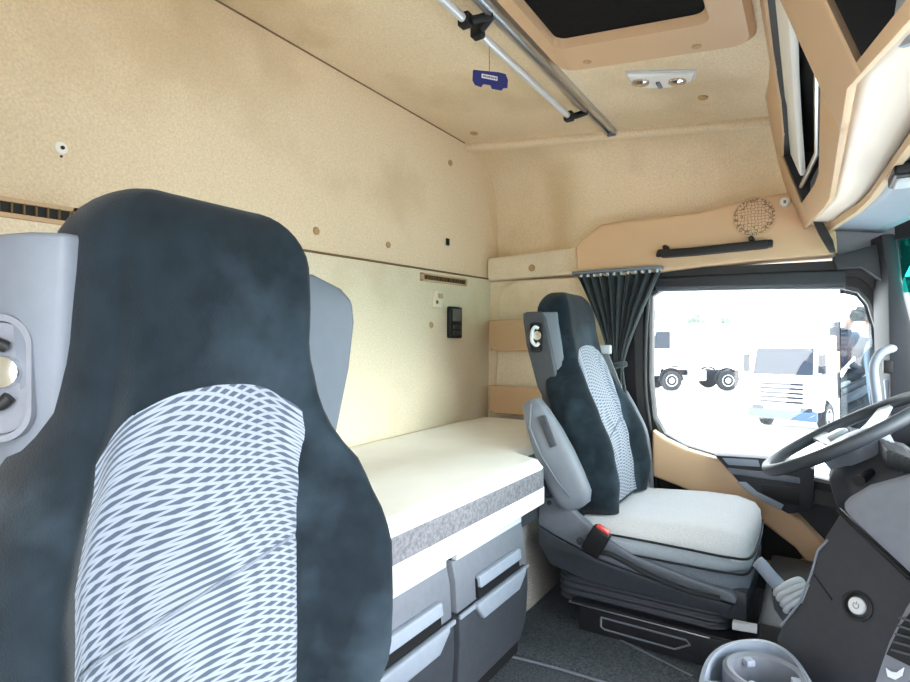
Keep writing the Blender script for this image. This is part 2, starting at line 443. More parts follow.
# roof lamp
c = ceil_pt(660, 78)
t = thing('roof_lamp', 'clear white twin roof lamp set in the ceiling beside the hatch', 'ceiling lamp', c)
lx = V((.30, -.954, 0)); lx = V((0.25, -.968, -.118)).normalized(); ly = V((.968, .25, 0)).normalized()
def lp(a, b, h=0): return c + lx * a + ly * b + CN * h
sh = [(-.100, -.058), (.100, -.052), (.098, 0), (.070, .036), (.03, .050), (-.05, .048), (-.082, .026)]
MB().prism([lp(a, b, -.002) for a, b in sh], CN * .008).build('lamp_frame', greyl, t, bev=.003)
MB().prism([lp(a * .93, b * .84, 0) for a, b in sh], CN * .014).build('lens', lens_m, t, bev=.005, seg=3)
for s in (-.055, .05):
    MB().lathe([(.027, 0), (.025, .008), (.012, .013)], lp(s, -.004, .011), CN, 18).build('reading_spot', chrome, t)
MB().box(-.02, .02, -.006, .006, -.004, .004, Matrix.Translation(lp(0, .012, .016))).build('switch', greyd, t, bev=.002)
c2 = ceil_pt(645, 70)

# ================================================================== header over the door
XH = 2.20
hd = [(575, 247), (582, 238), (600, 224), (625, 220), (700, 212), (722, 206), (745, 199), (775, 194), (800, 190), (822, 205), (836, 232), (838, 254), (760, 260), (700, 266), (660, 271), (620, 275), (577, 277)]
struct(MB().prism([pt(u, v, X=XH) for u, v in hd], (.28, 0, .0)).build('trim_6', tan, bev=.014, seg=3))
c = pt(754, 217, X=XH)
t = thing('speaker_grille', 'round honeycomb speaker grille in the tan header above the door', 'speaker', c)
def disc(c, r, h0, h1): return MB().lathe([(r, h0), (r * .98, h1), (r * .5, h1 + .003), (.001, h1 + .004)], c, (-1, 0, 0), 32)
disc(c, .066, -.002, .003).build('grille', grille_m, t)
MB().lathe([(.065, 0), (.065, .006), (.069, .006), (.069, 0)], c, (-1, 0, 0), 36).build('grille_rim', tan_dark, t)
c = pt(785, 202, X=XH - .004)
t = thing('coat_hook', 'small white round knob on the tan header beside the speaker grille', 'hook', c)
MB().lathe([(.016, -.008), (.016, .008), (.012, .014), (.003, .016)], c, (-1, 0, 0), 20).build('knob', white_pl, t)
MB().box(c.x - .020, c.x - .014, c.y - .004, c.y + .004, c.z - .008, c.z + .002).build('latch', greyd, t, bev=.001)

# black grab handle
t = thing('grab_handle', 'long black grab handle on the tan header above the driver window', 'handle', pt(715, 252, X=XH))
path = [pt(u, v, X=XH - .03) for u, v in ((662, 254), (690, 252), (725, 248.5), (768, 244))]
mb = MB()
def bx(p, hy, hz, hx=.012): return [p + V((-hx, 0, -hz)), p + V((hx, 0, -hz)), p + V((hx, 0, hz)), p + V((-hx, 0, hz))]
mb.loft([bx(p, 0, .0145, .014) for p in path]); mb.build('grip', black, t, bev=.004)
for (u, v, s, hu) in ((665, 253.5, -1, 667), (765, 245, 1, 752)):
    p = pt(u, v, X=XH)
    MB().prism([p + V((0, y, z)) for y, z in ((s * -.005 + .022, -.014), (-.024, -.012), (-.026, .012), (.018, .012))], (-.04, 0, 0)).build('end_mount', black, t, bev=.007, seg=3)
    h = pt(hu, v - 5, X=XH)
    MB().lathe([(.009, 0), (.009, .036), (.005, .040)], h, (-1, 0, 0), 14).build('hook', black, t)

# ================================================================== storage pockets on the side wall
def pocket(v0, v1, label):
    t = thing('storage_pocket', label, 'storage pocket', pt(520, v1, X=2.33), 'tan pockets on the side lining')
    a = pt(490, v0, X=2.29); z1 = a.z; z0 = pt(505, v1, X=2.29).z; y1 = a.y + .005; y0 = .84
    r = .04
    out = [(y0, z1), (y1, z1), (y1, z0 + r), (y1 - .008, z0 + .012), (y1 - r, z0), (y0, z0)]
    MB().prism([V((2.30, y, z)) for y, z in out], (-.018, 0, 0)).build('front_panel', tan_dark, t, bev=.008, seg=3)
    mb = MB(); mb.box(2.295, 2.39, y1 - .016, y1 - .002, z0 + .02, z1 - .002); mb.box(2.295, 2.39, y0, y1 - .004, z0 + .004, z0 + .016); mb.box(2.295, 2.39, y0, y0 + .014, z0 + .004, z1 - .002)
    mb.build('tray', tan_dark, t)
pocket(320, 351, 'upper tan storage pocket on the side wall behind the driver seat')
pocket(385, 414, 'lower tan storage pocket just above the bunk end')

# ================================================================== curtain
t = thing('curtain', 'charcoal pleated curtain gathered by a tie beside the driver window', 'curtain', (2.2, .65, 1.16))
def cur(a, b):
    # a across 0..1 (rear to front), b down 0..1
    z = 1.17 - .80 * b
    tie = .80
    if z > tie:
        k = (z - tie) / (1.17 - tie); k = k ** 1.25
    else:
        k = .22 * sm(tie - z, 0, .25)
    yl = .665 + (.825 - .665) * k + (.02 if z < tie else .02 * (1 - k)); yr = .635 + (.488 - .635) * k
    y = yl + (yr - yl) * a
    amp = .018 + .01 * k
    x = 2.212 + amp * math.sin(a * 2 * PI * 9 + .6 * math.sin(b * 5)) * (.75 + .25 * math.sin(a * 17))
    return V((x, y, z + .004 * math.sin(a * 60) * (b < .02)))
solid(MB().grid(cur, 140, 40).build('drape', curtain_m, t, ang=80), .003, 0)
MB().lathe([(.030, -.012), (.036, -.008), (.036, .008), (.030, .012)], (2.212, .655, .80), (0, .2, 1), 20).build('tie_band', curtain_m, t)
mb = MB(); mb.box(2.165, 2.205, .48, .83, 1.165, 1.178); mb.build('heading_track', greyd, t, bev=.003)
for i in range(12):
    y = .50 + i * .027
    MB().lathe([(.004, -.006), (.006, 0), (.004, .008)], (2.185, y, 1.160), (0, 0, 1), 8).build('glider', greyl, t)

# ================================================================== DOOR (driver) and its window
XD = 2.27
door = bpy.data.objects.new('door_1', None); C.objects.link(door); door.location = (2.28, .2, 0); struct(door, 'driver door with tan panel, black pocket and large window')
def arc(cx, cz, r, a0, a1, n=6): return [(cx + r * math.cos(math.radians(a0 + (a1 - a0) * i / n)), cz + r * math.sin(math.radians(a0 + (a1 - a0) * i / n))) for i in range(n + 1)]
# opening and outer contour listed in step so they can be bridged
win = [(652, 296), (660, 291), (745, 289), (842, 288), (858, 292), (868, 304), (876, 330), (883, 372), (890, 420), (896, 470), (850, 486), (760, 466), (715, 455), (685, 446), (664, 434), (655, 418), (651, 380)]
out = [(634, 270), (660, 270), (745, 266), (842, 261), (862, 262), (884, 276), (898, 310), (910, 360), (922, 420), (930, 490), (850, 510), (760, 490), (715, 475), (680, 468), (648, 455), (640, 420), (637, 380)]
W = [pt(u, v, X=XD) for u, v in win]; O = [pt(u, v, X=XD) for u, v in out]
mb = MB()
mid = [W[i].lerp(O[i], .45) for i in range(len(W))]
lip = [W[i].lerp(O[i], .12) for i in range(len(W))]
mb.loft([[p + V((.055, 0, 0)) for p in W], [p + V((.012, 0, 0)) for p in W], [p + V((0, 0, 0)) for p in lip], [p + V((0, 0, 0)) for p in mid], [p + V((-.016, 0, 0)) for p in mid], [p + V((-.022, 0, 0)) for p in O], [p + V((.055, 0, 0)) for p in O]], cap=False)
mb.build('window_frame', black, door, ang=30)
MB().prism([p + V((.045, 0, 0)) for p in W], (.004, 0, 0)).build('pane', glass_clear, door)
# roller blind cassette along the top
mb = MB(); mb.loft([[pt(u, v, X=XD - .012) + V((dx, 0, 0)) for (v, dx) in ((vt, 0), (vt + 3, -.014), (vb - 3, -.014), (vb, 0), (vb, .04), (vt, .04))] for u, vt, vb in ((656, 276, 290), (745, 272, 288), (846, 268, 286))])
mb.build('blind_cassette', dark_trim, door, bev=.003)
MB().tube([pt(u, v, X=XD - .005) for u, v in ((658, 290.5), (745, 288.5), (845, 287.5))], .005, 8).build('blind_bar', greyd, door)
# lower door shell (dark) and tan panel
MB().prism([pt(u, v, X=2.30) for u, v in ((640, 455), (680, 466), (715, 474), (760, 488), (850, 506), (925, 495), (905, 700), (640, 760))], (.05, 0, 0)).build('door_shell', dark_trim, door)
tanp = [(652, 430), (664, 439), (686, 450), (716, 459), (745, 465), (752, 486), (775, 502), (800, 520), (824, 545), (838, 568), (832, 576), (800, 577), (762, 572), (762, 566), (800, 566), (806, 562), (795, 548), (765, 525), (735, 509), (700, 495), (652, 476)]
MB().prism([pt(u, v, X=2.225) for u, v in tanp], (.08, 0, 0)).build('armrest_panel', tan, door, bev=.010, seg=3)
MB().prism([pt(u, v, X=2.29) for u, v in ((640, 470), (700, 493), (765, 522), (800, 550), (804, 568), (762, 568), (640, 600))], (.01, 0, 0)).build('pocket_liner', black, door)
# switch bezel
bz = [(714, 455), (760, 458), (800, 462), (815, 470), (812, 512), (788, 514), (748, 492), (735, 478)]
MB().prism([pt(u, v, X=2.20) for u, v in bz], (.08, 0, 0)).build('switch_bezel', dark_trim, door, bev=.006, seg=2)
MB().prism([pt(u, v, X=2.196) for u, v in ((736, 482), (746, 482), (757, 492), (784, 505), (780, 511), (750, 494))], (.02, 0, 0)).build('pull_ledge', greyp, door, bev=.004)
MB().prism([pt(u, v, X=2.196) for u, v in ((727, 468), (765, 472), (800, 478), (800, 484), (765, 479), (731, 474))], (.02, 0, 0)).build('door_release', greyd, door, bev=.004)
MB().prism([pt(u, v, X=2.198) for u, v in ((760, 484), (800, 488), (800, 506), (782, 503), (762, 493))], (.02, 0, 0)).build('pull_recess', black, door, bev=.003)
MB().prism([pt(u, v, X=2.196) for u, v in ((722, 458), (758, 460), (760, 467), (728, 465))], (.02, 0, 0)).build('switch_plate', greyp, door, bev=.003)

# B pillar + seal
struct(MB().prism([pt(u, v, X=2.29) for u, v in ((617, 275), (648, 275), (645, 330), (646, 400), (653, 455), (656, 560), (617, 560))], (.06, 0, 0)).build('trim_7', dark_trim, bev=.01))
struct(MB().tube(hump([pt(u, v, X=2.262) for u, v in ((648, 290), (645, 340), (645, 390), (650, 430), (655, 460), (656, 520))]), .010, 10).build('trim_8', black))
struct(MB().tube(hump([pt(u, v, X=2.22) for u, v in ((625, 392), (636, 412), (646, 436), (650, 470), (651, 500))]), .011, 10).build('trim_9', greyd))

# A pillar, windscreen
def wx(s):   # plan curve of the windscreen, s = X
    return -.56 + .33 * (abs(s - 1.12) / 1.06) ** 4
struct(MB().loft([[V((2.15, yb, z)), V((2.27, yb + .03, z)), V((2.28, yf - .03, z)), V((2.15, yf, z))] for z, yb, yf in ((0, -.20, -.36), (.55, -.195, -.31), (.88, -.190, -.255), (1.08, -.186, -.215), (1.22, -.17, -.20))]).build('trim_10', dark_trim, bev=.008))
struct(MB().prism([pt(u, v, X=2.19) for u, v in ((832, 257), (870, 246), (912, 232), (980, 212), (980, 262), (912, 262), (898, 290), (884, 282), (862, 267), (838, 269))], (.09, 0, 0)).build('trim_11', dark_trim, bev=.004))
struct(MB().loft([[V((x, wx(x) + .05, 1.20)), V((x, wx(x) - .02, 1.20)), V((x, wx(x) - .02, 1.42)), V((x, wx(x) + .05, 1.42))] for x in [.0 + .12 * i for i in range(19)]]).build('trim_14', dark_trim))
mb = MB()
def ws(a, b):
    x = .06 + 2.12 * a; z = .62 + .42 * b; return V((x, wx(x) - .05 * (1 - b), z))
w = bpy.data.objects.new('window_1', None); C.objects.link(w); struct(w, 'wide curved windscreen with teal shade band')
solid(MB().grid(ws, 48, 6).build('pane', glass_clear, w), .005)
def ws2(a, b):
    x = .06 + 2.12 * a; return V((x, wx(x) + .02 * b, 1.04 + .26 * b))
solid(MB().grid(ws2, 48, 2).build('shade_band', glass_teal, w), .005)

# pillar grab handle (grey)
t = thing('pillar_handle', 'grey upright grab handle on the dark pillar right of the window', 'handle', pt(876, 400, X=2.2))
MB().tube(hump([pt(u, v, X=x) for u, v, x in ((902, 348, 2.19), (890, 349, 2.15), (879, 355, 2.14), (874, 370, 2.14), (877, 400, 2.14), (881, 430, 2.14), (886, 452, 2.16))]), .013, 12).build('grip', greyp, t)
MB().lathe([(.02, 0), (.02, .02), (.014, .026)], pt(903, 348, X=2.20), (-1, 0, 0), 16).build('mount', greyd, t)
p = pt(888, 367, X=2.14); MB().box(p.x - .012, p.x + .03, p.y - .012, p.y + .012, p.z - .02, p.z + .02).build('fixing', black, t, bev=.005)
MB().prism([pt(u, v, X=2.165) for u, v in ((884, 380), (892, 378), (900, 440), (890, 442))], (.03, 0, 0)).build('backing', greyp, t, bev=.006)

# ================================================================== overhead storage over the windscreen
def fy(x): return .10 + .06 * sm(x, 1.7, 2.25) + .0 * x
def face(x, z):           # rear face of the unit, leans forward towards its lower edge
    return V((x, fy(x) - (1.65 - z) * .349, z))
def zb(x): return 1.24 + .022 * (x - .955) if x > .955 else 1.24 - .24 * (.955 - x)
t = thing('overhead_locker', 'tan overhead storage unit with open compartments above the windscreen', 'overhead storage', (1.1, 0, 1.2))
# face frame: cells, leaving the two openings
xs = [-.05, .36, .80, 1.15, 1.45, 1.70, 1.90, 2.02, 2.20]
mb = MB()
def cell(x0, x1, z0f, z1f, n=3):
    for i in range(n):
        a = x0 + (x1 - x0) * i / n; b = x0 + (x1 - x0) * (i + 1) / n
        vs = [face(a, z0f(a)), face(b, z0f(b)), face(b, z1f(b)), face(a, z1f(a))]
        mb.bm.faces.new([mb.bm.verts.new(p) for p in vs])
ztop = lambda x: 1.64 if x < 1.95 else 1.64 - (x - 1.95) * .8
oA0 = lambda x: 1.325 + .0 * x; oA1 = lambda x: interp([(1.15, 1.60), (1.7, 1.615), (2.05, 1.48)], x)
oB0 = lambda x: zb(x) + .014; oB1 = lambda x: 1.60
cell(-.05, .30, zb, ztop); cell(.30, .84, zb, oB0, 4); cell(.30, .84, oB1, ztop, 4)
cell(.84, .955, zb, ztop, 4); cell(.955, 1.155, zb, ztop, 4)
cell(1.155, 2.06, zb, oA0, 8); cell(1.155, 2.06, oA1, ztop, 8); cell(2.06, 2.27, zb, ztop, 3)
bmesh.ops.remove_doubles(mb.bm, verts=mb.bm.verts, dist=.0005)
o = mb.build('face_frame', tan, t, ang=50); solid(o, .012, 0)
bvm = o.modifiers.new('bevel', 'BEVEL'); bvm.width = .005; bvm.segments = 2
def liner(x0, x1, z0, z1, depth, m, name):
    k = MB(); n = 8
    def f(x, zf, d): p = face(x, zf(x)); return p + V((0, -d, 0))
    def X(a): return x0 + (x1 - x0) * a
    k.grid(lambda a, b: f(X(a), z0, depth * b), n, 1); k.grid(lambda a, b: f(X(a), z1, depth * b), n, 1)
    k.grid(lambda a, b: f(X(a), z0, depth).lerp(f(X(a), z1, depth), b), n, 1)
    for xx in (x0, x1): k.grid(lambda a, b: f(xx, z0, depth * a).lerp(f(xx, z1, depth * a), b), 1, 1)
    bmesh.ops.remove_doubles(k.bm, verts=k.bm.verts, dist=.0005)
    return k.build(name, m, t)
liner(1.16, 2.055, oA0, oA1, .22, black, 'compartment')
liner(.31, .835, oB0, oB1, .20, black, 'compartment')
# grey flap folded in the near opening, silver edge rail, white item of the far one
MB().prism([face(x, z) + V((0, -.02, 0)) for x, z in ((.825, 1.222), (.74, 1.190), (.62, 1.162), (.33, 1.094), (.33, 1.16), (.63, 1.235))], (0, -.02, 0)).build('flap', greyp, t, bev=.008)
MB().loft([[face(x, 1.335) + V((0, -.03 + dy, dz)) for dy, dz in ((0, 0), (.012, 0), (.012, .045), (0, .045))] for x in (1.17, 1.4, 1.7, 2.04)]).build('guard_rail', greyd, t)
MB().tube([face(x, 1.372) + V((0, -.008, 0)) for x in (1.18, 1.4, 1.7, 2.04)], .007, 8).build('guard_rail_strip', alu, t)
MB().loft([[face(x, z) + V((0, -.012, 0)), face(x, z + .075) + V((0, -.012, 0)), face(x, z + .075) + V((0, -.03, 0)), face(x, z) + V((0, -.03, 0))] for x, z in ((1.2, 1.525), (1.6, 1.535), (1.85, 1.50), (2.03, 1.40))]).build('raised_flap', white_pl, t, bev=.006)
# underside
def dU(x): return max(.05, min(.12, .084 - .045 * (x - 1.39)))
k = MB()
def und(a, b):
    x = -.05 + 1.005 * a / .4 if a < .4 else .955 + 1.295 * (a - .4) / .6; p = face(x, zb(x)); return V((x, p.y - .006 - dU(x) * b, p.z - .010 * b + .010))
k.grid(und, 30, 4); solid(k.build('underside', cream, t), .012, 1)
MB().prism([pt(u, v, X=2.12) for u, v in ((810, 200), (823, 222), (833, 240), (836, 252), (830, 252), (818, 232), (808, 210))], (.03, 0, 0)).build('side_slot', black, t, bev=.002)

MB().prism([pt(u, v, X=2.235) for u, v in ((834, 222), (862, 205), (912, 180), (930, 230), (870, 250), (836, 257))], (.03, 0, 0)).build('end_panel', greyd, t, bev=.004)
# sun visor strip in front of the locker
t = thing('sun_visor', 'grey sun visor below the overhead locker at the right edge', 'sun visor', (1.6, -.25, 1.2))
def vis(a, b):
    x = .1 + 2.10 * a; p = face(x, zb(x)); y0 = p.y - dU(x) - .012
    return V((x, y0 - .20 * b * (1 - .3 * a), p.z - .012 - .025 * b))
solid(MB().grid(vis, 30, 5).build('visor_panel', greyp, t), .014, 1)
k = MB(); k.loft([[vis(a, 0) + V((0, .010, dz)) if i in (0, 3) else vis(a, 0) + V((0, -.004, dz)) for i, dz in enumerate((-.012, -.012, .006, .006))] for a in [i / 12 for i in range(13)]])
k.build('edge_trim', tan_dark, t)
c = vis(.63, .10) - V((0, 0, .008))
MB().box(c.x - .06, c.x + .06, c.y - .022, c.y + .022, c.z - .022, c.z + .004).build('latch_housing', black, t, bev=.008, seg=3)
MB().box(c.x - .03, c.x + .03, c.y - .012, c.y + .016, c.z - .03, c.z - .016).build('latch', greyl, t, bev=.005, seg=3)

# ================================================================== BUNK
BY = .672
t = thing('sleeper_bunk', 'white-edged bunk frame along the rear wall under the mattress', 'bunk', (1.1, 1.0, 0))
MB().box(-.09, 1.545, BY + .004, BY + .03, .408, .462).build('edge_rail', white_metal, t, bev=.006, seg=3)
MB().prism([V((-.09, BY + .025, .43)), V((1.53, BY + .025, .43)), V((1.60, BY + .13, .43)), V((2.335, BY + .13, .43)), V((2.335, 1.325, .43)), V((-.09, 1.325, .43))], (0, 0, .028)).build('slat_board', greyl, t)
MB().prism([V((1.47, .80, 0)), V((2.33, .80, 0)), V((2.33, .80, .43)), V((1.47, .80, .43))], (0, .03, 0)).build('carpet_panel', carpet_l, t)
MB().box(-.08, 1.49, .82, .84, .0, .43).build('back_board', charcoal, t)
MB().box(1.46, 1.80, .74, .80, .33, .41).build('bracket', charcoal, t, bev=.006)
# mattress: soft top, sagging front
t = thing('mattress', 'white-topped mattress with grey felt edge lying on the bunk', 'mattress', (1.1, 1.0, .46))
X0, X1, Y0, Y1 = -.085, 2.325, BY, 1.322
def Yf(x): return Y0 + .12 * sm(x, 1.53, 1.61)
def mtop(a, b):
    x = X0 + (X1 - X0) * a; y = Yf(x) + (Y1 - Yf(x)) * b
    e = min(1, min((y - Yf(x)) / .03, (X1 - x) / .05, (Y1 - y) / .03)); e = max(0, e)
    z = .516 + .026 * math.sqrt(1 - (1 - e) ** 2) + .004 * math.sin(x * 5.1 + y * 3) * e + .003 * math.sin(y * 13 + x * 2) * e
    return V((x, y, z))
k = MB(); k.grid(mtop, 80, 34); k.build('top_cover', matt_top, t, ang=80)
k = MB()
k.loft([[V((X0, Y0, z)), V((1.53, Y0, z)), V((1.55, Y0 + .018, z)), V((1.57, Y0 + .06, z)), V((1.59, Y0 + .102, z)), V((1.61, Y0 + .12, z)), V((X1, Y0 + .12, z)), V((X1, Y1, z)), V((X0, Y1, z))] for z in (.459, .517)])
k.build('felt_side', matt_side, t, bev=.006)

def locker(x0, x1, label):
    t = thing('bunk_locker', label, 'storage locker', ((x0 + x1) / 2, BY, 0), 'lockers under the bunk')
    y = BY + .006
    MB().box(x0 + .006, x1 - .006, y + .03, .815, .012, .40).build('body', black, t)
    # lower door, bulging, rounded under edge
    prof_ = [(.012, .10), (.02, .055), (.05, .022), (.11, .006), (.2, .0), (.262, .002)]
    k = MB(); rings = []
    for x in (x0, x1):
        rings.append([V((x, y + d, z)) for z, d in prof_] + [V((x, y + .06, .262)), V((x, y + .11, .012))])
    k.loft(rings); k.build('door', charcoal, t, bev=.006, seg=2)
    # upper lid, light grey
    k = MB(); k.loft([[V((x, y + .008, .266)), V((x, y + .012, .34)), V((x, y + .022, .382)), V((x, y + .06, .384)), V((x, y + .06, .266))] for x in (x0, x1)])
    lid = k.build('lid', greyd, t, bev=.005, seg=2)
    MB().box(x0 + .012, x1 - .012, y + .016, y + .05, .384, .402).build('top_strip', greyl, t)
    # handle: dark slot, pale bar over it, pale cup below
    xa, xb = x0 + .085, x1 - .055
    MB().prism([V((xa, y - .001, .272)), V((xb, y - .001, .272)), V((xb, y + .004, .318)), V((xa, y + .004, .318))], (0, .03, 0)).build('handle_slot', black, lid)
    k = MB(); k.prism([V((xa, y - .008, .298)), V((xb, y - .008, .298)), V((xb, y - .004, .326)), V((xa, y - .004, .326))], (0, .016, 0)); k.build('handle_bar', greyp, lid, bev=.005, seg=3)
    k = MB(); k.prism([V((xa - .02, y - .012, .268)), V((xb + .02, y - .012, .268)), V((xb + .02, y - .012, .256)), V((xb - .02, y - .012, .222)), V((xa + .01, y - .012, .222)), V((xa - .02, y - .012, .256))], (0, .018, 0)); k.build('handle_cup', greyp, t, bev=.006, seg=3)
    MB().box(x0, x1, y - .003, y + .004, .256, .266).build('door_lip', greyp, t, bev=.002)
locker(1.075, 1.435, 'right grey bunk locker with handle beside the driver seat')
locker(.70, 1.055, 'left grey bunk locker half hidden by the near seat')

# ================================================================== SEATS
Wt = [(.36, .215), (.42, .240), (.52, .246), (.64, .240), (.70, .220), (.76, .188), (.81, .166), (.88, .157), (1.0, .153), (1.06, .150)]
Yt = [(.36, .500), (.45, .505), (.55, .520), (.65, .548), (.75, .578), (.85, .602), (.95, .616), (1.06, .630)]
Bt = [(.36, .03), (.45, .055), (.6, .062), (.70, .045), (.78, .022), (.88, .010), (1.06, .004)]
Tt = [(.36, .09), (.50, .09), (.6, .11), (.8, .12), (1.0, .11), (1.06, .10)]
SEAT_NEAR = {'Y': [(.36, .606), (.45, .609), (.55, .612), (.65, .614), (.75, .610), (.85, .598), (.95, .588), (1.06, .584)],
             'B': [(.36, .08), (.45, .11), (.6, .115), (.70, .080), (.78, .035), (.88, .012), (1.06, .004)], 'arch': .838,
             'T': [(.36, .045), (.53, .05), (.60, .08), (.8, .11), (1.0, .11), (1.06, .10)], 'S': (.56, .88)}
SEAT_FAR = {'Y': [(.36, .500), (.45, .510), (.55, .530), (.65, .565), (.75, .600), (.85, .630), (.95, .648), (1.06, .660)],
            'B': [(.36, .03), (.45, .050), (.6, .052), (.70, .036), (.78, .014), (.88, .006), (1.06, .004)], 'arch': .885, 'T': Tt, 'S': (.42, .80)}
ZT = 1.062

SEAT = {}
def seat_front(x, z):
    w = interp(Wt, z); y = interp(SEAT['Y'], z); b = interp(SEAT['B'], z)
    q = abs(x) / w
    return y - b * sm(q, *SEAT['S']) + .02 * max(0, q - .8) ** 1 * 1.5

def backrest_ring(z):
    # rounded section; top shrinks like a cushion edge
    top_ = max(0, (z - (ZT - .075)) / .075)
    k = math.sqrt(max(0, 1 - top_ ** 2))
    w = interp(Wt, z) * (1 if SEAT['arch'] > .85 else 1 - .05 * sm(z, .7, .85)); th = interp(SEAT['T'], z)
    sx = .50 + .50 * k if top_ > 0 else 1
    pts = []
    n = 72
    yc = interp(SEAT['Y'], z) + th * .5
    for i in range(n + 1):
        q = -1 + 2 * i / n
        rr = max(0, 1 - ((abs(q) - .80) / .20) ** 2) if abs(q) > .80 else 1
        y = seat_front(q * w, z)
        ye = y + (1 - math.sqrt(rr)) * (.035 + .4 * interp(SEAT['B'], z))
        ye = yc + (ye - yc) * (.35 + .65 * k) if top_ > 0 else ye
        pts.append(V((q * w * sx, ye, z)))
    for i in range(n + 1):
        q = 1 - 2 * i / n
        rr = max(0, 1 - ((abs(q) - .80) / .20) ** 2) if abs(q) > .80 else 1
        ye = interp(SEAT['Y'], z) + th - (1 - math.sqrt(rr)) * min(.035, th * .4)
        ye = yc + (ye - yc) * (.35 + .65 * k) if top_ > 0 else ye
        pts.append(V((q * w * sx, ye + .0005, z)))
    return [p - V((0, 0, .010 * sm(p.z, .85, 1.06) * (SEAT is not None and SEAT['arch'] < .85))) for p in pts]

def make_seat(root, driver):
    L = root.location
    SEAT.clear(); SEAT.update(SEAT_FAR if driver else SEAT_NEAR)
    def at(p): return V(p) + L
    def R(rings): return [[at(p) for p in r] for r in rings]
    zz = [.36 + .62 * i / 26 for i in range(27)] + [ZT - .075 * (1 - s) for s in (.1, .3, .5, .65, .78, .88, .95, .99)]
    MB().loft(R([backrest_ring(z) for z in zz])).build('backrest', fab, root, ang=70)
    # patterned insert, arched at the top
    zt0 = SEAT['arch']
    def ins(a, b):
        q = -1 + 2 * a
        z0 = .37; arch = zt0 - .050 * abs(q) ** 3.2 - (0.012 if q < 0 else 0) * abs(q)
        z = z0 + (arch - z0) * b
        wx_ = interp([(.37, .122), (.5, .128), (.65, .136), (.835, .140)], z) if driver else interp([(.37, .143), (.5, .148), (.68, .150), (.76, .142), (.84, .120)], z)
        x = q * wx_ - (0 if driver else .014 * sm(.86 - z, 0, .16))
        edge = min(1, min(1 - abs(q), 1 - b) / .05)
        return at((x, seat_front(x, z) - .0045 * math.sqrt(max(0, edge)) + .002 + .0015 * math.exp(-((z - .585 - .03 * q) / .004) ** 2), z))
    MB().grid(ins, 36, 60, lambda a, b: ((-1 + 2 * a) * .135, 0.37 + (zt0 - .37) * b)).build('backrest_insert', pat, root, ang=80)
    # stitched fold line across the insert
    MB().tube([at((q * .125 * (1 if driver else 1.12) - (0 if driver else .014), seat_front(q * .125 * (1 if driver else 1.12) - (0 if driver else .014), .585 + .03 * q) - .0022, .585 + .03 * q)) for q in [-.98 + .14 * i for i in range(15)]], .0022, 6).build('seam_fold', fab_mid, root)
    # plastic shell behind the cushion, wings on both sides
    def wing(s, pts, zs_, m, name):
        k = MB(); rings = []
        for z, sc in zs_:
            dy = interp(SEAT['Y'], min(z, 1.05)) - .62
            rings.append([at((s * (.12 + (x - .12) * sc), y + dy, z)) for x, y in pts])
        k.loft(rings); return k.build(name, m, root, bev=.010, seg=3, ang=50)
    wl = [(.10, .72), (.13, .650), (.160, .646), (.172, .675), (.176, .72), (.176, .765), (.10, .77)] if driver else [(.10, .72), (.13, .650), (.158, .648), (.180, .672), (.200, .74), (.198, .80), (.10, .80)]
    zl = [(.70, .40), (.735, .80), (.78, .97), (.86, 1.0), (.955, 1.0), (.99, .97)]
    wing(-1, wl, zl, shellp, 'shell_wing')
    wr = [(.10, .73), (.13, .672), (.20, .676), (.262, .690), (.275, .71), (.26, .735), (.10, .76)] if driver else [(.10, .74), (.13, .690), (.20, .690), (.308, .700), (.326, .715), (.31, .74), (.10, .77)]
    zr_ = [(.60, .70), (.66, .80), (.74, .90), (.84, .98), (.92, 1.0), (.955, .96), (.975, .82), (.992, .50)]
    wing(1, wr, zr_, shellp, 'shell_wing')
    MB().loft(R([[(-w, max(y, interp(SEAT['Y'], z) + .6 * interp(SEAT['T'], z)), z), (w, max(y, interp(SEAT['Y'], z) + .6 * interp(SEAT['T'], z)), z), (w * .9, max(y, interp(SEAT['Y'], z) + .6 * interp(SEAT['T'], z)) + (.05 if z > .56 else .025), z), (-w * .9, max(y, interp(SEAT['Y'], z) + .6 * interp(SEAT['T'], z)) + (.05 if z > .56 else .025), z)] for z, w, y in ((.34, .19, .56), (.5, .20, .60), (.555, .20, .60), (.60, .20, .645), (.7, .19, .68), (.88, .15, .71), (1.0, .13, .72))])).build('back_shell', charcoal, root, bev=.015, seg=3)
    # recess with catch in the near wing
    if driver:
        outc = [(-.2015, .735), (-.2015, .795)]
        k = MB(); k.loft(R([[(-.168, a + d, z), (-.181, a + .004 + d, z), (-.181, b + d, z), (-.168, b + d, z)] for z, a, b, d in ((.66, .715, .745, -.05), (.74, .69, .77, -.03), (.88, .685, .775, .005), (.97, .69, .772, .02), (.992, .70, .76, .024))])); k.build('shell_side', charcoal, root, bev=.006, seg=3)
        cx = V((-.181, .742, .905)); ax = V((-1, 0, 0)); ay = V((0, 1, 0))
    else:
        cx = V((-.190, .668, .848)); ax = V((-.80, -.60, 0)).normalized(); ay = V((-.60, .80, 0)).normalized()
    k = MB(); 
    sh = rrect(-.022, .022, -.050, .050, .012, 4) if driver else rrect(-.032, .032, -.062, .062, .030, 8)
    def rp(a, b, h): return at(cx + ay * a + V((0, 0, b)) + ax * h)
    k.loft([[rp(a, b, -.01) for a, b in sh], [rp(a, b, .006) for a, b in sh], [rp(a * .85, b * .9, .006) for a, b in sh], [rp(a * .8, b * .86, -.004) for a, b in sh]], cap=False); k.build('recess_rim', black if driver else greyd, root, ang=30)
    MB().prism([rp(a * .81, b * .87, .0) for a, b in sh], ax * .001).build('recess_floor', black if driver else greyd, root)
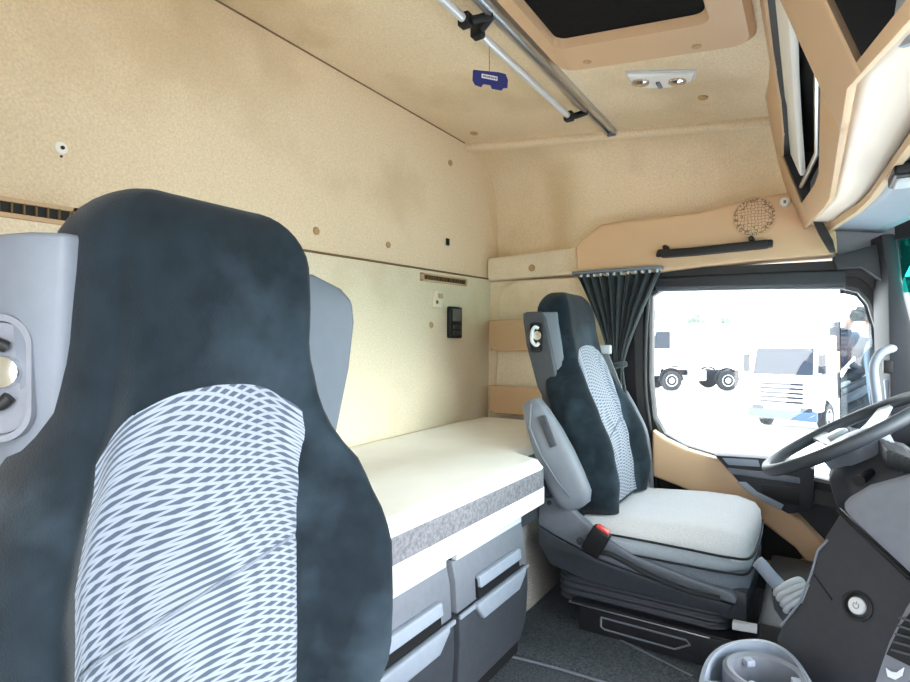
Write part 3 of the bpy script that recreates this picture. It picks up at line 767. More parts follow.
    k = MB(); k.tube(hump([rp(-.008, .030, .004), rp(.0, .034, .012), rp(.010, .02, .012), rp(.012, -.01, .010), rp(-.002, -.026, .008), rp(-.012, -.018, .006)]), .006, 10); k.build('catch_lever', black if not driver else greyl, root)
    MB().lathe([(.016, 0), (.015, .008), (.006, .010)], rp(-.006, .006, .001), ax, 18).build('catch_knob', chrome, root)
    # cushion
    def cush(a, b):     # a across, b front..rear along top
        pass
    k = MB(); rings = []
    for y, w, z0, z1 in ((.105, .150, .300, .318), (.110, .20, .298, .335), (.128, .230, .298, .352), (.18, .244, .300, .364), (.28, .248, .300, .364), (.40, .248, .300, .354), (.50, .244, .300, .347), (.57, .23, .300, .338)):
        ring_ = []
        n = 20
        for i in range(n + 1):
            q = -1 + 2 * i / n
            ring_.append(V((q * w, y, z1 - .010 * (1 - abs(q)) + .010 - (max(0, z1 - z0 - .012) if abs(q) > .86 else 0) * ((abs(q) - .86) / .14) ** 2)))
        for i in range(n + 1):
            q = 1 - 2 * i / n
            ring_.append(V((q * w * .985, y, z0)))
        rings.append(ring_)
    k.loft(R(rings)); k.build('cushion', fab_grey, root, ang=60)
    # cushion side skirt in mid grey (two soft rolls) + piping
    def skirt(z0, z1, w, y0, name, m):
        k = MB(); rings = []
        path = [(-w, .55), (-w - .004, .40), (-w - .002, .25), (-w * .97, .16), (-w * .80, y0 + .005), (-w * .4, y0), (w * .4, y0), (w * .80, y0 + .005), (w * .97, .16), (w + .002, .25), (w + .004, .40), (w, .55)]
        for j in range(9):
            a = j / 8; z = z0 + (z1 - z0) * a; o = .010 * math.sin(PI * a)
            rings.append([V((x * (1 + o * 3), y - (o if abs(x) < w * .9 else 0), z + (.55 - y) * .0)) for x, y in path])
        k.loft(R(rings), cap=True); return k.build(name, m, root, ang=70)
    skirt(.268, .318, .242, .108, 'cushion_side', fab_side)
    skirt(.200, .272, .240, .114, 'seat_skirt', fab_mid)
    MB().tube([at(p) for p in hump([(-.250, .54, .315), (-.254, .40, .318), (-.253, .25, .316), (-.242, .155, .311), (-.194, .106, .306), (0, .100, .304), (.194, .106, .306)])], .0035, 8).build('piping', piping, root)
    MB().tube([at(p) for p in hump([(-.246, .52, .270), (-.252, .40, .270), (-.250, .25, .269), (-.240, .155, .268), (-.194, .108, .266), (0, .104, .266), (.194, .108, .266)])], .003, 8).build('piping', piping, root)
    # seat pan side cover
    k = MB(); out_ = [(.70, .42), (.64, .43), (.575, .365), (.52, .325), (.40, .270), (.20, .232), (.145, .226), (.132, .210), (.136, .196), (.30, .208), (.50, .240), (.64, .285), (.70, .31)]; low_ = [(.70, .306), (.64, .281), (.50, .236), (.30, .204), (.14, .192), (.155, .168), (.30, .160), (.55, .168), (.66, .19), (.70, .25)]
    for s in (-1, 1):
        k2 = MB(); k2.prism([at((s * .262, y, z)) for y, z in [(y if driver else min(y, .655), z) for y, z in out_]], (-s * .03, 0, 0)); k2.build('side_cover', greyd, root, bev=.010, seg=3)
        k2 = MB(); k2.prism([at((s * .258, y, z)) for y, z in [(y if driver else min(y, .655), z) for y, z in low_]], (-s * .03, 0, 0)); k2.build('lower_cover', charcoal, root, bev=.006, seg=2)
    MB().box(L.x - .235, L.x + .235, .15, .66, .14, .225).build('seat_pan', charcoal, root, bev=.015)
    k = MB(); rings = []
    for i in range(29):
        z = .172 - .085 * i / 28; o = .006 * math.cos(i / 28 * 2 * PI * 4)
        rings.append([at((x * (1 + o * 3), y + (o if y > .3 else -o), z)) for x, y in rrect(-.245 + .012 * (i / 28), .245 - .012 * (i / 28), .158, .645, .05, 5)])
    k.loft(rings); k.build('bellows', charcoal, root, ang=80)
    # riser
    k = MB(); k.box(L.x - .25, L.x + .25, .20, .61, .004, .092); k.build('riser', blackm, root, bev=.006)
    for (y0, y1, z0, z1, nm) in ((.50, .25, .030, .064, 'riser_slot'),):
        pts = [at((-.2515, y, z)) for y, z in ((y0, z1), (y0, z0 + .006), (y0 - .01, z0), (y1 + .04, z0), (y1, z1 - .01), (y1 + .01, z1))]
        MB().tube(pts + [pts[0]], .003, 6).build(nm, greyd, root)
    MB().tube([at((-.252, .60, .088)), at((-.252, .20, .088))], .004, 6).build('slide_rail', alu, root)
    MB().box(L.x - .262, L.x + .262, .17, .63, .092, .100).build('slide_plate', blackm, root, bev=.002)
    if driver:
        # armrest folded up along the backrest
        k = MB(); rings = []
        c = [(y - .060, z + .002, h * (1.02 + .36 * sm(.70 - z, 0, .2))) for y, z, h in [(.775, .705, .010), (.772, .700, .030), (.752, .66, .041), (.722, .60, .046), (.688, .53, .046), (.655, .465, .045), (.632, .42, .042), (.620, .395, .030), (.616, .388, .010)]]
        dr = V((0, -.155, -.317)).normalized(); nr = V((0, -.898, .44)).normalized()
        for y, z, h in c:
            pc = V((0, y, z)); ring_ = []
            for i in range(18):
                a = 2 * PI * i / 18
                cx_ = math.copysign(abs(math.cos(a)) ** .6, math.cos(a)); cy_ = math.copysign(abs(math.sin(a)) ** .6, math.sin(a))
                ring_.append(pc + V((-.285 + .032 * cx_ * (h / .067) ** .5, 0, 0)) + nr * (h * cy_))
            rings.append(ring_)
        k.loft(R(rings)); arm = k.build('armrest', greya, root, ang=60)
        k = MB(); k.loft(R([[V((-.322, y, z)) + nr * a for a in (.028, .006)] + [V((-.30, y, z)) + nr * a for a in (.006, .028)] for y, z in ((.680, .655), (.640, .565))])); k.build('armrest_switch', charcoal, arm, bev=.004)
        MB().tube([at(V((-.319, y, z)) + nr * (.0 + dd)) for y, z, dd in ((.716, .69, .02), (.692, .63, -.012), (.652, .55, -.014), (.612, .47, .000), (.587, .42, .02))], .003, 6).build('armrest_groove', greyd, arm)
        MB().lathe([(.035, 0), (.035, .05), (.028, .056)], at((-.235, .66, .44)), (-1, 0, 0), 20).build('armrest_pivot', charcoal, root)
        # buckle on its stalk
        k = MB(); k.tube([at(p) for p in hump([(-.285, .50, .27), (-.30, .45, .275), (-.305, .35, .245), (-.30, .25, .222), (-.29, .17, .215)])], .008, 8); k.build('buckle_cable', strap_d, root)
        bq = at((-.29, .50, .305))
        mm = Matrix.Translation(bq) @ Matrix.Rotation(math.radians(28), 4, 'X')
        bk = MB().box(-.016, .016, -.028, .028, -.045, .04, mm).build('buckle', black, root, bev=.008, seg=3)
        MB().box(-.012, .012, -.02, .02, .034, .046, mm).build('release_button', red_m, bk, bev=.003)
        MB().lathe([(.011, 0), (.011, .006), (.006, .008)], at((-.262, .56, .285)), (-1, 0, 0), 14).build('bolt_cap', charcoal, root)
        MB().lathe([(.007, 0), (.007, .006), (.004, .008)], at((-.262, .66, .385)), (-1, 0, 0), 14).build('bolt_cap', charcoal, root)
    return root

near = thing('passenger_seat', 'near passenger seat with dark velour back and pale mesh insert', 'seat', (.410, 0, 0), 'cab seats')
make_seat(near, False)
drv = thing('driver_seat', 'driver seat with folded armrest and red seatbelt buckle beside steering wheel', 'seat', (1.90, .04, 0), 'cab seats')
make_seat(drv, True)

# seat belt of the driver
t = thing('seat_belt', 'grey seat belt strap running down beside the driver backrest', 'seat belt', (2.17, .6, .6))
path = [pt(u, v, X=x) for u, v, x in ((602, 350, 2.165), (611, 372, 2.165), (623, 405, 2.16), (634, 440, 2.155), (641, 472, 2.15), (645, 490, 2.145))]
MB().ribbon(hump(path, 4), (.3, 1, .25), .05, .003, (-.9, .3, .1)).build('webbing', strap_m, t)
p = path[0]; MB().box(p.x - .01, p.x + .02, p.y - .035, p.y + .035, p.z - .015, p.z + .02).build('guide', greyl, t, bev=.006)
p = path[-1]; MB().box(p.x - .008, p.x + .008, p.y - .02, p.y + .02, p.z - .03, p.z + .01).build('tongue', chrome, t, bev=.003)

# ================================================================== floor extras
mo = [(488, 650), (500, 654), (530, 661), (560, 669), (610, 684), (700, 712), (720, 700), (692, 676), (650, 655), (604, 632), (580, 618), (556, 612), (520, 636)]
t = MB().prism([pt(u, v, Z=.0) for u, v in mo], (0, 0, .010)).build('floor_mat', carpet, bev=.003)
tag(t, 'dark grey carpet mat on the floor between lockers and driver seat', 'floor mat')
struct(MB().tube([pt(u, v, Z=.010) for u, v in mo[:6]], .0035, 6).build('trim_12', greyd))
struct(MB().tube([pt(u, v, Z=.010) for u, v in mo[7:10]], .003, 6).build('trim_13', greyd))

# ================================================================== STEERING WHEEL
wc = V((1.90, -.07, .635)); ax = V((0, .53, .848)).normalized()       # rim axis, tilted to the driver
e1 = V((1, 0, 0)); e2 = ax.cross(e1).normalized()
t = thing('steering_wheel', 'grey four-spoke steering wheel in front of the driver seat', 'steering wheel', wc)
k = MB(); N = 64; n = 12; rings = []
for i in range(N):
    a = 2 * PI * i / N; c_ = wc + (e1 * math.cos(a) + e2 * math.sin(a)) * .222; rad = (e1 * math.cos(a) + e2 * math.sin(a))
    rings.append([c_ + rad * .015 * math.cos(2 * PI * j / n) + ax * .017 * math.sin(2 * PI * j / n) for j in range(n)])
rings.append(rings[0]); k.loft(rings, cap=False); bmesh.ops.remove_doubles(k.bm, verts=k.bm.verts, dist=.0002)
k.build('rim', charcoal, t, ang=80)
MB().lathe([(.085, -.05), (.088, -.02), (.078, .0), (.04, .012), (.001, .014)], wc - ax * .02, ax, 32).build('hub', greyd, t, ang=50)
for a in (20, 160, 215, 325):
    a = math.radians(a); d = e1 * math.cos(a) + e2 * math.sin(a); s = ax.cross(d)
    MB().loft([[wc + d * r + s * w + ax * h, wc + d * r - s * w + ax * h, wc + d * r - s * w + ax * (h - .014), wc + d * r + s * w + ax * (h - .014)] for r, w, h in ((.07, .030, -.022), (.13, .024, -.014), (.218, .020, .004))]).build('spoke', silver, t, bev=.004, seg=2)
for s in (-1, 1):
    a = math.radians(90 + s * 75); d = e1 * math.cos(a) + e2 * math.sin(a); q_ = ax.cross(d)
    MB().prism([wc + d * (.075 + x) + q_ * z + ax * -.012 for x, z in ((0, -.03), (.06, -.026), (.06, .02), (0, .03))], ax * .014).build('button_pod', greyl, t, bev=.006, seg=3)
t = thing('steering_column', 'dark steering column shroud below the steering wheel', 'steering column', wc - ax * .2)
MB().loft([[wc - ax * h + e1 * x * w + e2 * (y * w2 + oy) for x, y in ((-1, -.6), (-.6, -1), (.6, -1), (1, -.6), (1, .6), (.6, 1), (-.6, 1), (-1, .6))] for h, w, w2, oy in ((.065, .075, .075, 0), (.09, .095, .10, 0), (.15, .11, .12, -.0), (.22, .10, .13, -.03), (.34, .09, .12, -.06))]).build('shroud', dark_trim, t, bev=.008, seg=2, ang=50)
k = MB(); k.tube([wc - ax * .10 + e1 * -.09, wc - ax * .085 + e1 * -.21 + e2 * .03], [.010, .014], 10); k.build('stalk', black, t)

# ================================================================== DASHBOARD
t = thing('dashboard', 'dark dashboard with start button, vents and cup holder tray', 'dashboard', (1.1, -.3, 0))
# far part in front of the driver
MB().loft([[V((x, y, z)) for y, z in ((-.30, .12), (-.24, .50), (-.26, .62), (-.34, .67), (-.60, .64), (-.60, .12))] for x in (1.12, 1.6, 2.16)]).build('dash_body', dark_trim, t, bev=.02, seg=3)
# louvre block at the far right
k = MB()
for i in range(5):
    a = pt(884 + i * 5, 452 + i * 2, X=1.75); k.box(a.x - .10, a.x + .10, a.y - .01, a.y + .004, a.z - .02, a.z + .02, None)
k.build('instrument_hood', black, t, bev=.004)
bp = V((1.045, -.056, .482)); bn = V((-.74, .55, .32)).normalized()
def dp(u, v, h=0): return ptp(u, v, bp, bn) + bn * h
panel = [(842, 508), (852, 521), (912, 577), (925, 600), (905, 690), (870, 760), (812, 760), (797, 690), (775, 640), (781, 625), (800, 604), (812, 573), (816, 551), (826, 533)]
back = V((.10, -.30, -.06))
MB().prism([dp(u, v) for u, v in panel], back).build('console_panel', dark_trim, t, bev=.006, seg=3)
MB().prism([dp(u, v, .012) for u, v in ((842, 506), (852, 496), (872, 484), (912, 473), (990, 470), (990, 650), (912, 576), (852, 520))], back).build('console_top', greyd, t, bev=.014, seg=4)
MB().tube([dp(u, v, .004) for u, v in ((840, 510), (852, 522), (912, 579))], .004, 8).build('shadow_gap', black, t)
MB().tube([dp(u, v, .001) for u, v in ((828, 540), (818, 551), (812, 573), (800, 603), (781, 626))], .0018, 8).build('edge_strip', greyd, t)
MB().tube([dp(u, v, .0) for u, v in ((814, 575), (832, 600))], .0015, 6).build('panel_gap', black, t)
c = dp(858, 606)
sb = MB().lathe([(.0215, -.004), (.022, .003), (.018, .004), (.015, -.001), (.011, -.001)], c, bn, 36).build('start_button_bezel', black, t)
MB().lathe([(.0125, -.003), (.0125, .003), (.011, .0045), (.001, .005)], c, bn, 28).build('start_button', silver, sb)
ux = V((bn.y, -bn.x, 0)).normalized(); uz = bn.cross(ux).normalized()
if uz.z < 0: uz = -uz
k = MB(); k.tube([c + bn * .0052 + ux * .0042 * math.cos(a) + uz * .0042 * math.sin(a) for a in [math.radians(125 + 290 * i / 14) for i in range(15)]], .0006, 6)
k.tube([c + bn * .0052 + uz * .001, c + bn * .0052 + uz * .006], .0006, 6); k.build('button_symbol', greyd, sb)
# nearer air-vent wing at the right edge
vp = bp + bn * .07; 
def ep(u, v, h=0): return ptp(u, v, vp, bn) + bn * h
MB().prism([ep(u, v) for u, v in ((914, 588), (902, 606), (885, 640), (868, 690), (862, 720), (980, 720), (980, 570))], back * .5).build('vent_surround', greyd, t, bev=.01, seg=3)
MB().prism([ep(u, v, .002) for u, v in ((918, 606), (902, 628), (889, 655), (960, 690), (960, 600))], bn * .004).build('vent_opening', black, t)
k = MB()
for i in range(5):
    k.prism([ep(u, v, .004) for u, v in ((892 + i * 2 + 5, 650 - i * 8), (960, 668 - i * 8), (960, 670 - i * 8), (892 + i * 2 + 4, 652 - i * 8))], bn * .008)
k.build('vent_blade', charcoal, t)
k = MB(); k.prism([ep(u, v, .003) for u, v in ((888, 668), (893, 672), (899, 673), (906, 668), (904, 676), (897, 680), (890, 677))], bn * .002); k.build('vent_symbol', greyl, t)
# cup holder tray
TZ = .40
def cz(u, v, z=TZ): return pt(u, v, Z=z)
tray = hump([cz(u, v) for u, v in ((697, 720), (698, 695), (700, 676), (706, 660), (716, 649), (730, 642), (748, 639), (765, 640), (781, 646), (794, 656), (806, 672), (820, 700), (840, 760), (697, 760))], 4)
k = MB()
c1 = cz(766, 672); c2 = cz(726, 704)
k.loft([[p + V((0, 0, -.14)) for p in tray], [p + V((0, 0, -.012)) for p in tray], tray, [p.lerp(sum(tray, V()) / len(tray), .10) + V((0, 0, .002)) for p in tray], [p.lerp(sum(tray, V()) / len(tray), .14) + V((0, 0, -.05)) for p in tray]])
k.build('cup_holder_tray', greyp, t, ang=40)
for c, r in ((c1, .044), (c2, .040)):
    cup = MB().lathe([(r, -.048), (r + .016, -.048), (r + .014, -.002), (r + .008, .002), (r, -.001), (r, -.048)], c, (0, 0, 1), 36, False).build('cup_rim', greyd, t)
    MB().lathe([(r + .001, -.047), (r + .001, -.045), (r * .6, -.0445), (.001, -.0445)], c, (0, 0, 1), 30).build('cup_well', black, t)
    for a in (40, 160, 280):
        d = V((math.cos(math.radians(a)), math.sin(math.radians(a)), 0))
        MB().box(-.008, .012, -.007, .007, -.012, -.002, Matrix.Translation(c + d * r) @ Matrix.Rotation(math.radians(a + 180), 4, 'Z')).build('cup_finger', greyp, t, bev=.003)

# lever with ribbed gaiter
t = thing('control_lever', 'grey hand lever with ribbed gaiter between seat and dashboard', 'lever', pt(782, 610, X=1.5))
LX = 1.52
k = MB(); k.tube(hump([pt(u, v, X=LX) for u, v in ((757, 561), (762, 566), (772, 578), (784, 590))]), [.012] + [.016] * 23 + [.018], 12); k.build('grip', greyp, t, ang=70)
for i, (ul, vl, ur, vr) in enumerate(((780, 588, 798, 580), (783, 593, 803, 585), (787, 599, 807, 590), (790, 605, 810, 596))):
    MB().tube(hump([pt(ul - 4, vl + 6, X=LX), pt(ul, vl, X=LX - .012), pt(ur, vr, X=LX + .005), pt(ur + 5, vr + 4, X=LX + .02)], 5), .0075, 10).build('gaiter_rib', greyl, t, ang=70)
MB().prism([pt(u, v, X=LX + .01) for u, v in ((770, 588), (784, 588), (806, 594), (814, 604), (806, 620), (784, 624), (774, 610))], (.05, 0, 0)).build('gaiter', charcoal, t, bev=.006)
t = thing('floor_console', 'black console box on the floor in front of the driver seat', 'console', (1.6, .05, 0))
MB().loft([[V((1.56, .12, z)), V((2.10, .12, z)), V((2.10, -.28, z)), V((1.56, -.28, z))] for z in (.002, .20)]).build('box', black, t, bev=.015)
MB().prism([pt(u, v, X=1.555) for u, v in ((732, 622), (757, 627), (757, 634), (732, 630))], (.02, 0, 0)).build('bracket', greyl, t, bev=.003)

# ================================================================== OUTSIDE
GZ = -1.40
struct(MB().box(-15, 130, -90, 120, GZ - .1, GZ).build('ground', mat('pale_gravel', srgb(228, 225, 220), .95, noise=(.6, .1), stain=(.15, srgb(196, 186, 172), .5, .75))))
tyre = mat('tyre_rubber', srgb(34, 36, 40), .85); truck_w = mat('white_truck_paint', srgb(240, 242, 245), .3, coat=.4)
tglass = mat('truck_glass', srgb(30, 40, 52), .25, spec=.2); bump_m = mat('blue_grey_bumper', srgb(64, 84, 112), .6, spec=.2); chassis_m = mat('truck_chassis', srgb(40, 43, 49), .8, spec=.2)
leaf = mat('hedge_leaf', srgb(112, 118, 108), .95, noise=(2, .4), bump=(4, .8)); trunk_m = mat('bark', srgb(90, 76, 62), .95)

def truck(name, label, x, y, rz, sc=1.0, wb=3.7):
    """cab-over tractor; local +x forward, built from the front axle back"""
    t = thing(name, label, 'truck', (x, y, GZ), 'parked trucks outside')
    M = Matrix.Translation((x, y, GZ)) @ Matrix.Rotation(rz, 4, 'Z') @ Matrix.Scale(sc, 4)
    def P(ps): return [M @ V(p) for p in ps]
    side = [(1.35, .75), (1.42, 1.5), (1.30, 2.1), (1.02, 3.25), (.7, 3.55), (-.75, 3.62), (-.85, 1.1), (-.55, 1.1), (-.4, 1.25), (.4, 1.25), (.55, 1.05), (.62, .75)]
    MB().prism(P([(a, -1.22, b) for a, b in side]), M.to_3x3() @ V((0, 2.44, 0))).build('cab', truck_w, t, bev=.06, seg=3)
    MB().prism(P([(1.315, -1.05, 2.12), (1.315, 1.05, 2.12), (1.06, 1.0, 3.12), (1.06, -1.0, 3.12)]), M.to_3x3() @ V((.03, 0, .008))).build('windscreen', tglass, t, bev=.01)
    for s in (-1, 1):
        MB().prism(P([(1.0, s * 1.225, 2.1), (.1, s * 1.225, 2.1), (.1, s * 1.225, 2.95), (.80, s * 1.225, 2.95)]), M.to_3x3() @ V((0, s * .012, 0))).build('side_window', tglass, t)
        MB().box(1.2, 1.35, s * 1.32 - .12, s * 1.32 + .12, 2.2, 2.9, M).build('mirror', chassis_m, t, bev=.04)
        MB().box(1.30, 1.46, s * .85 - .2, s * .85 + .2, .72, .92, M).build('headlight', tglass, t, bev=.03)
    MB().box(1.28, 1.47, -1.22, 1.22, .42, .80, M).build('bumper', bump_m, t, bev=.05)
    k = MB()
    for i in range(5): k.box(1.40, 1.45, -.75, .75, 1.05 + i * .17, 1.13 + i * .17, M)
    k.build('grille', chassis_m, t)
    MB().box(-wb - .9, 1.1, -.42, .42, .75, 1.0, M).build('chassis', chassis_m, t)
    for s in (-1, 1): MB().box(-wb + 1.1, -.95, s * .95 - .3, s * .95 + .3, .5, 1.05, M).build('fuel_tank', silver, t, bev=.08)
    for ax_ in ((0,), (-wb,)):
        for s in (-1, 1):
            c = M @ V((ax_[0], s * 1.05, .51)); d = M.to_3x3() @ V((0, s, 0))
            d = d.normalized(); w_ = MB().lathe([(r * sc, h * sc) for r, h in [(.40, -.16), (.50, -.15), (.51, 0), (.50, .15), (.40, .16), (.30, .13)]], c, d, 26).build('wheel', tyre, t)
            MB().lathe([(r * sc, h * sc) for r, h in [(.30, .10), (.29, .15), (.16, .07), (.13, .16), (.001, .17)]], c, d, 20).build('wheel_hub', greyl, w_)
            k = MB(); k.tube([M @ V((ax_[0] + .58 * math.cos(a), s * 1.05, .51 + .60 * math.sin(a))) for a in [PI * i / 10 for i in range(11)]], .05 * sc, 6); k.build('mudguard', chassis_m, t)
    return t
d1 = ray(663, 381); fp = V((d1.x, d1.y)) * 29.0
a1 = math.atan2(-RT.y, -RT.x)
truck('parked_truck', 'distant white tractor unit seen side-on at the left of the window', fp.x, fp.y, a1, 1.0, 2.8)
d2 = ray(795, 413); fp = V((d2.x, d2.y)) * 15.6
truck('parked_truck', 'nearer white truck with blue bumper seen three-quarter behind the steering wheel', fp.x, fp.y, a1 + math.radians(40), .70)
d3 = ray(848, 400); fp = V((d3.x, d3.y)) * 24
t = thing('digger', 'tan yard machine behind the nearer truck by the outside mirror', 'digger', (fp.x, fp.y, GZ))
M = Matrix.Translation((fp.x, fp.y, GZ)) @ Matrix.Rotation(a1, 4, 'Z'); tanm = mat('faded_orange_paint', srgb(214, 176, 132), .6)
MB().box(-1.2, 1.2, -1, 1, .9, 2.0, M).build('body', tanm, t, bev=.1); MB().box(-1.0, .3, -.8, .8, 2.0, 3.3, M).build('cab', tglass, t, bev=.08)
MB().tube([M @ V(p) for p in ((1.0, 0, 1.8), (1.7, 0, 3.6), (2.6, 0, 3.0), (2.8, 0, 1.4))], [.22, .2, .16, .12], 8).build('boom', tanm, t)
for s in (-1, 1): MB().lathe([(.5, -.25), (.62, -.2), (.62, .2), (.5, .25)], M @ V((-.7, s * 1.1, .62)), M.to_3x3() @ V((0, s, 0)), 20).build('wheel', tyre, t); MB().lathe([(.5, -.25), (.62, -.2), (.62, .2), (.5, .25)], M @ V((.8, s * 1.1, .62)), M.to_3x3() @ V((0, s, 0)), 20).build('wheel', tyre, t)
def tree(u, dist, h, r, label):
    d = ray(u, 345); c = V((d.x, d.y, 0)) * dist; c.z = GZ
    t = thing('tree', label, 'tree', c, 'trees on the far edge of the yard')
    k = MB(); bmesh.ops.create_icosphere(k.bm, subdivisions=3, radius=1)
    rnd = random.Random(int(u))
    ph = [rnd.uniform(0, 6) for _ in range(6)]
    for v in k.bm.verts:
        p = v.co.copy(); s = 1 + .16 * math.sin(p.x * 5 + ph[0]) * math.sin(p.y * 6 + ph[1]) + .12 * math.sin(p.z * 9 + ph[2] + p.x * 4) + .07 * math.sin(p.x * 15 + p.y * 13 + ph[3])
        v.co = V((p.x * r * s, p.y * r * s, p.z * h * .36 * s)) + c + V((0, 0, h * .62))
    k.build('crown', leaf, t, ang=80); MB().tube([c, c + V((0, 0, h * .5))], [.3, .2], 8).build('trunk', trunk_m, t)
for u, dist, h, r, l in ((656, 104, 8.3, 4.2, 'leftmost tree rising behind the long white hall'), (680, 105, 8.0, 4.2, 'second tree from the left behind the long white hall'), (704, 104, 8.4, 4.2, 'third tree from the left behind the long white hall'), (728, 105, 8.1, 4.2, 'third tree from the right behind the long white hall'), (753, 104, 8.3, 4.2, 'second tree from the right behind the long white hall'), (779, 105, 8.0, 4.2, 'rightmost tree rising behind the long white hall')):
    tree(u, 100 if dist == 104 else 109.5, h * (1 if dist == 104 else 1.06), 3.0, l)
t = thing('hall', 'long low white hall with grey eaves across the far side of the yard', 'building', (*(FW * 90).xy, GZ))
def hp(u, z, d=90): q_ = ray(u, 345); return V((q_.x * d, q_.y * d, z))
MB().prism([hp(600, GZ), hp(800, GZ), hp(800, GZ + 5.4), hp(600, GZ + 5.4)], FW * 6).build('wall', mat('white_cladding', srgb(238, 238, 236), .7), t)
MB().prism([hp(598, GZ + 5.4, 89.6), hp(802, GZ + 5.4, 89.6), hp(802, GZ + 5.75, 89.6), hp(598, GZ + 5.75, 89.6)], FW * 7).build('eaves', greyd, t)
# outside mirror
d = ray(866, 335); mc = CAM + d * (2.56 / d.x)
t = thing('outside_mirror', 'tall outside mirror behind the window corner reflecting the photographer', 'mirror', mc)
nrm = (V((-.075, -.045, CAMZ - .085)) - mc).normalized(); sx = V((0, 0, 1)).cross(nrm).normalized(); sz = nrm.cross(sx).normalized()
if sx.y > 0: sx = -sx
def mp(a, b, h=0): return mc + sx * a + sz * b + nrm * h
sh = [(a, b) for a, b in rrect(-.080, .17, -.46, .20, .03)]
MB().loft([[mp(a, b, .004) for a, b in sh], [mp(a, b, -.02) for a, b in sh], [mp(a * .8 + .006, b * .85 - .02, -.08) for a, b in sh]]).build('housing', black, t)
MB().prism([mp(a * .97 + .001, b * .985 - .002, .0045) for a, b in sh], nrm * .002).build('mirror_pane', mirror_m, t)
MB().tube([mp(.05, .19, -.04), mp(.22, .20, -.02)], .015, 10).build('arm', black, t)

# ================================================================== PHOTOGRAPHER (stands on the step, seen in the mirror)
skin_m = mat('skin', srgb(222, 176, 154), .6); jacket_m = mat('navy_jacket', srgb(38, 62, 92), .85, noise=(30, .15)); trousers_m = mat('dark_trousers', srgb(44, 48, 58), .9)
hair_m = mat('dark_hair', srgb(40, 32, 28), .7); eye_m = mat('eye_dark', srgb(40, 36, 34), .2)
PB = CAM - FW * .30 - V((0, 0, 1.64))
def pp(f, r, z): return PB + FW * f + RT * r + V((0, 0, z))
def skin_mesh(pts, edges, sub=2):
    me = bpy.data.meshes.new('tmp'); me.from_pydata([pp(*p[:3]) for p in pts], edges, [])
    o = bpy.data.objects.new('tmp', me); C.objects.link(o)
    md = o.modifiers.new('skin', 'SKIN'); md.use_smooth_shade = True
    for i, p in enumerate(pts):
        sv = me.skin_vertices[0].data[i]; sv.radius = (p[3], p[4] if len(p) > 4 else p[3]); sv.use_root = i == 0
    ss = o.modifiers.new('sub', 'SUBSURF'); ss.levels = sub; ss.render_levels = sub
    dg = bpy.context.evaluated_depsgraph_get(); ev = o.evaluated_get(dg)
    out = bpy.data.meshes.new_from_object(ev)
    bpy.data.objects.remove(o); return out
ph = thing('person', 'person in navy jacket holding a camera to one eye, standing in the open cab door', 'person', pp(0, 0, 0))
body = [(-.02, 0, .93, .15, .11), (-.03, 0, 1.12, .145, .10), (-.02, 0, 1.32, .165, .11), (-.01, 0, 1.45, .10, .08), (.01, 0, 1.52, .055), (.025, 0, 1.58, .070, .085), (.02, 0, 1.66, .078, .098), (.01, 0, 1.73, .070, .088), (.0, 0, 1.77, .035)]
be = [(i, i + 1) for i in range(8)]
def add(base, chain):
    i0 = base
    for p in chain:
        body.append(p); be.append((i0, len(body) - 1)); i0 = len(body) - 1
    return i0
for s_ in (-1, 1):
    add(3, [(-.01, s_ * .17, 1.42, .060), (.07, s_ * .24, 1.27, .050), (.14, s_ * .27, 1.17, .044), (.15, s_ * .20, 1.36, .038), (.15, s_ * .125, 1.53, .028), (.155, s_ * .095, 1.585, .034, .022)])
    add(0, [(-.02, s_ * .10, .84, .095), (.0, s_ * .105, .50, .062), (-.01, s_ * .11, .30, .056), (-.03, s_ * .11, .09, .040), (.09, s_ * .12, .035, .036), (.16, s_ * .125, .03, .028)])
k = MB(); k.bm.from_mesh(skin_mesh(body, be))
for s_ in (-1, 1):       # five fingers each, closed on the camera body
    for i, (z, l) in enumerate(((1.622, .9), (1.604, 1.0), (1.586, .95), (1.568, .8))):
        k.tube(hump([pp(.150, s_ * .088, z - .004), pp(.172, s_ * .086, z), pp(.196, s_ * .078, z), pp(.206, s_ * (.078 - .030 * l), z)], 4), [.0095] * 7 + [.0085] * 3 + [.007] * 2 + [.004], 8)
    k.tube(hump([pp(.150, s_ * .095, 1.565), pp(.140, s_ * .075, 1.575), pp(.136, s_ * .055, 1.588)], 4), [.011] * 4 + [.010] * 3 + [.008, .005], 8)
    k.sphere(pp(.005, s_ * .078, 1.655), .03, 10, .55, .35, 1.0)      # ears
k.loft([[pp(.105 + f, w, z), pp(.105 + f, -w, z), pp(.09, -w * .8, z), pp(.09, w * .8, z)] for f, w, z in ((-.004, .008, 1.682), (.012, .010, 1.655), (.020, .016, 1.635), (.004, .014, 1.626))])   # nose
k.tube([pp(.098, -.024, 1.606), pp(.108, 0, 1.605), pp(.098, .024, 1.606)], [.004, .007, .004], 8)   # mouth
bo = k.build('body', skin_m, ph, ang=80)
bo.data.materials.append(eye_m)
def sub_skin(idx, grow, name, m, extra=()):
    mp_ = {q: i for i, q in enumerate(idx)}
    pts = [tuple(body[q][:3]) + tuple(r + grow for r in body[q][3:]) for q in idx]
    ed = [(mp_[a], mp_[b]) for a, b in be if a in mp_ and b in mp_]
    k = MB(); k.bm.from_mesh(skin_mesh(pts, ed)); return k.build(name, m, ph, ang=80)
sub_skin([0, 1, 2, 3, 9, 10, 11, 12, 13, 21, 22, 23, 24, 25] if False else [0, 1, 2, 3] + list(range(9, 14)) + list(range(21, 26)), .022, 'jacket', jacket_m)
sub_skin([0, 15, 16, 17, 18, 27, 28, 29, 30], .014, 'trousers', trousers_m)
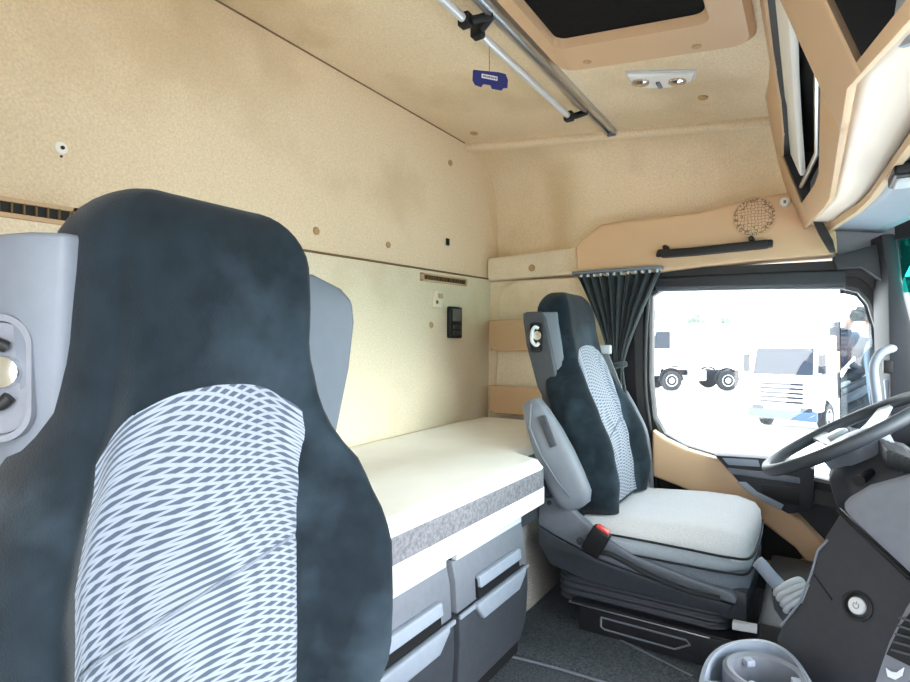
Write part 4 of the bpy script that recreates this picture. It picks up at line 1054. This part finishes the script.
for s_ in (-1, 1):
    MB().loft([[pp(f + .13 * c, s_ * .118 + .048 * d * w, z) for c, d in ((-1, -.7), (-.7, -1), (.6, -1), (1, -.5), (1, .5), (.6, 1), (-.7, 1), (-1, .7))] for f, w, z in ((.05, 1, -.015), (.05, 1, .03), (.02, .8, .075))]).build('shoe', hair_m, ph, bev=.006)
k = MB(); k.sphere((0, 0, 0), 1, 24)
for v in k.bm.verts:
    p = v.co.copy(); f = p.x * .112 - .012; v.co = pp(min(f, .085), p.y * .090, 1.705 + p.z * (.085 if p.z > 0 else (.10 if p.x < .2 else .015)))
k.build('hair', hair_m, ph, ang=80)
ch = thing('photo_camera', 'black photo camera held up to the photographer face', 'camera', pp(.18, 0, 1.62))
MB().loft([[pp(.155, r, z), pp(.20, r, z), pp(.20, r, z + h), pp(.155, r, z + h)] for r, z, h in ((-.068, 1.575, .085), (-.03, 1.572, .095), (-.025, 1.572, .115), (.025, 1.572, .115), (.03, 1.572, .095), (.068, 1.575, .085))]).build('camera_body', black, ch, bev=.006)
MB().lathe([(.034, 0), (.036, .03), (.034, .062), (.028, .064), (.022, .055)], pp(.20, 0, 1.615), FW, 24).build('lens', black, ch)
struct(MB().box(-.75, -.18, -.40, .40, PB.z - .06, PB.z - .015).build('trim_15', blackm))

# ================================================================== LIGHT
w = bpy.data.worlds.new('overcast_sky'); S.world = w; w.use_nodes = True
nt = w.node_tree; bg = nt.nodes['Background']
tc = nt.nodes.new('ShaderNodeTexCoord'); sp = nt.nodes.new('ShaderNodeSeparateXYZ'); nt.links.new(tc.outputs['Generated'], sp.inputs[0])
rp_ = nt.nodes.new('ShaderNodeValToRGB'); nt.links.new(sp.outputs['Z'], rp_.inputs['Fac'])
rp_.color_ramp.elements[0].position = 0; rp_.color_ramp.elements[0].color = (1, 1, 1, 1)
rp_.color_ramp.elements[1].position = 1; rp_.color_ramp.elements[1].color = (.80, .90, 1, 1)
nt.links.new(rp_.outputs['Color'], bg.inputs['Color']); bg.inputs['Strength'].default_value = 4.5

sl = bpy.data.lights.new('hazy_sun', 'SUN'); sl.energy = 3.6; sl.angle = math.radians(34); sl.color = (1, .97, .93)
so = bpy.data.objects.new('hazy_sun', sl); C.objects.link(so); so.rotation_euler = V((.38, .90, -.26)).to_track_quat('-Z', 'Y').to_euler()
cam = bpy.data.cameras.new('camera'); co = bpy.data.objects.new('camera', cam); C.objects.link(co)
co.location = CAM; co.rotation_euler = (math.radians(90), 0, YAW - math.radians(90))
cam.sensor_width = 36; cam.lens = F / 910 * 36; cam.shift_y = 4 / 910; cam.clip_start = .02; cam.clip_end = 500
S.camera = co
S.view_settings.view_transform = 'Standard'; S.view_settings.look = 'None'; S.view_settings.exposure = 0.92; S.view_settings.gamma = 1
S.cycles.max_bounces = 10; S.cycles.diffuse_bounces = 6; S.cycles.transparent_max_bounces = 16
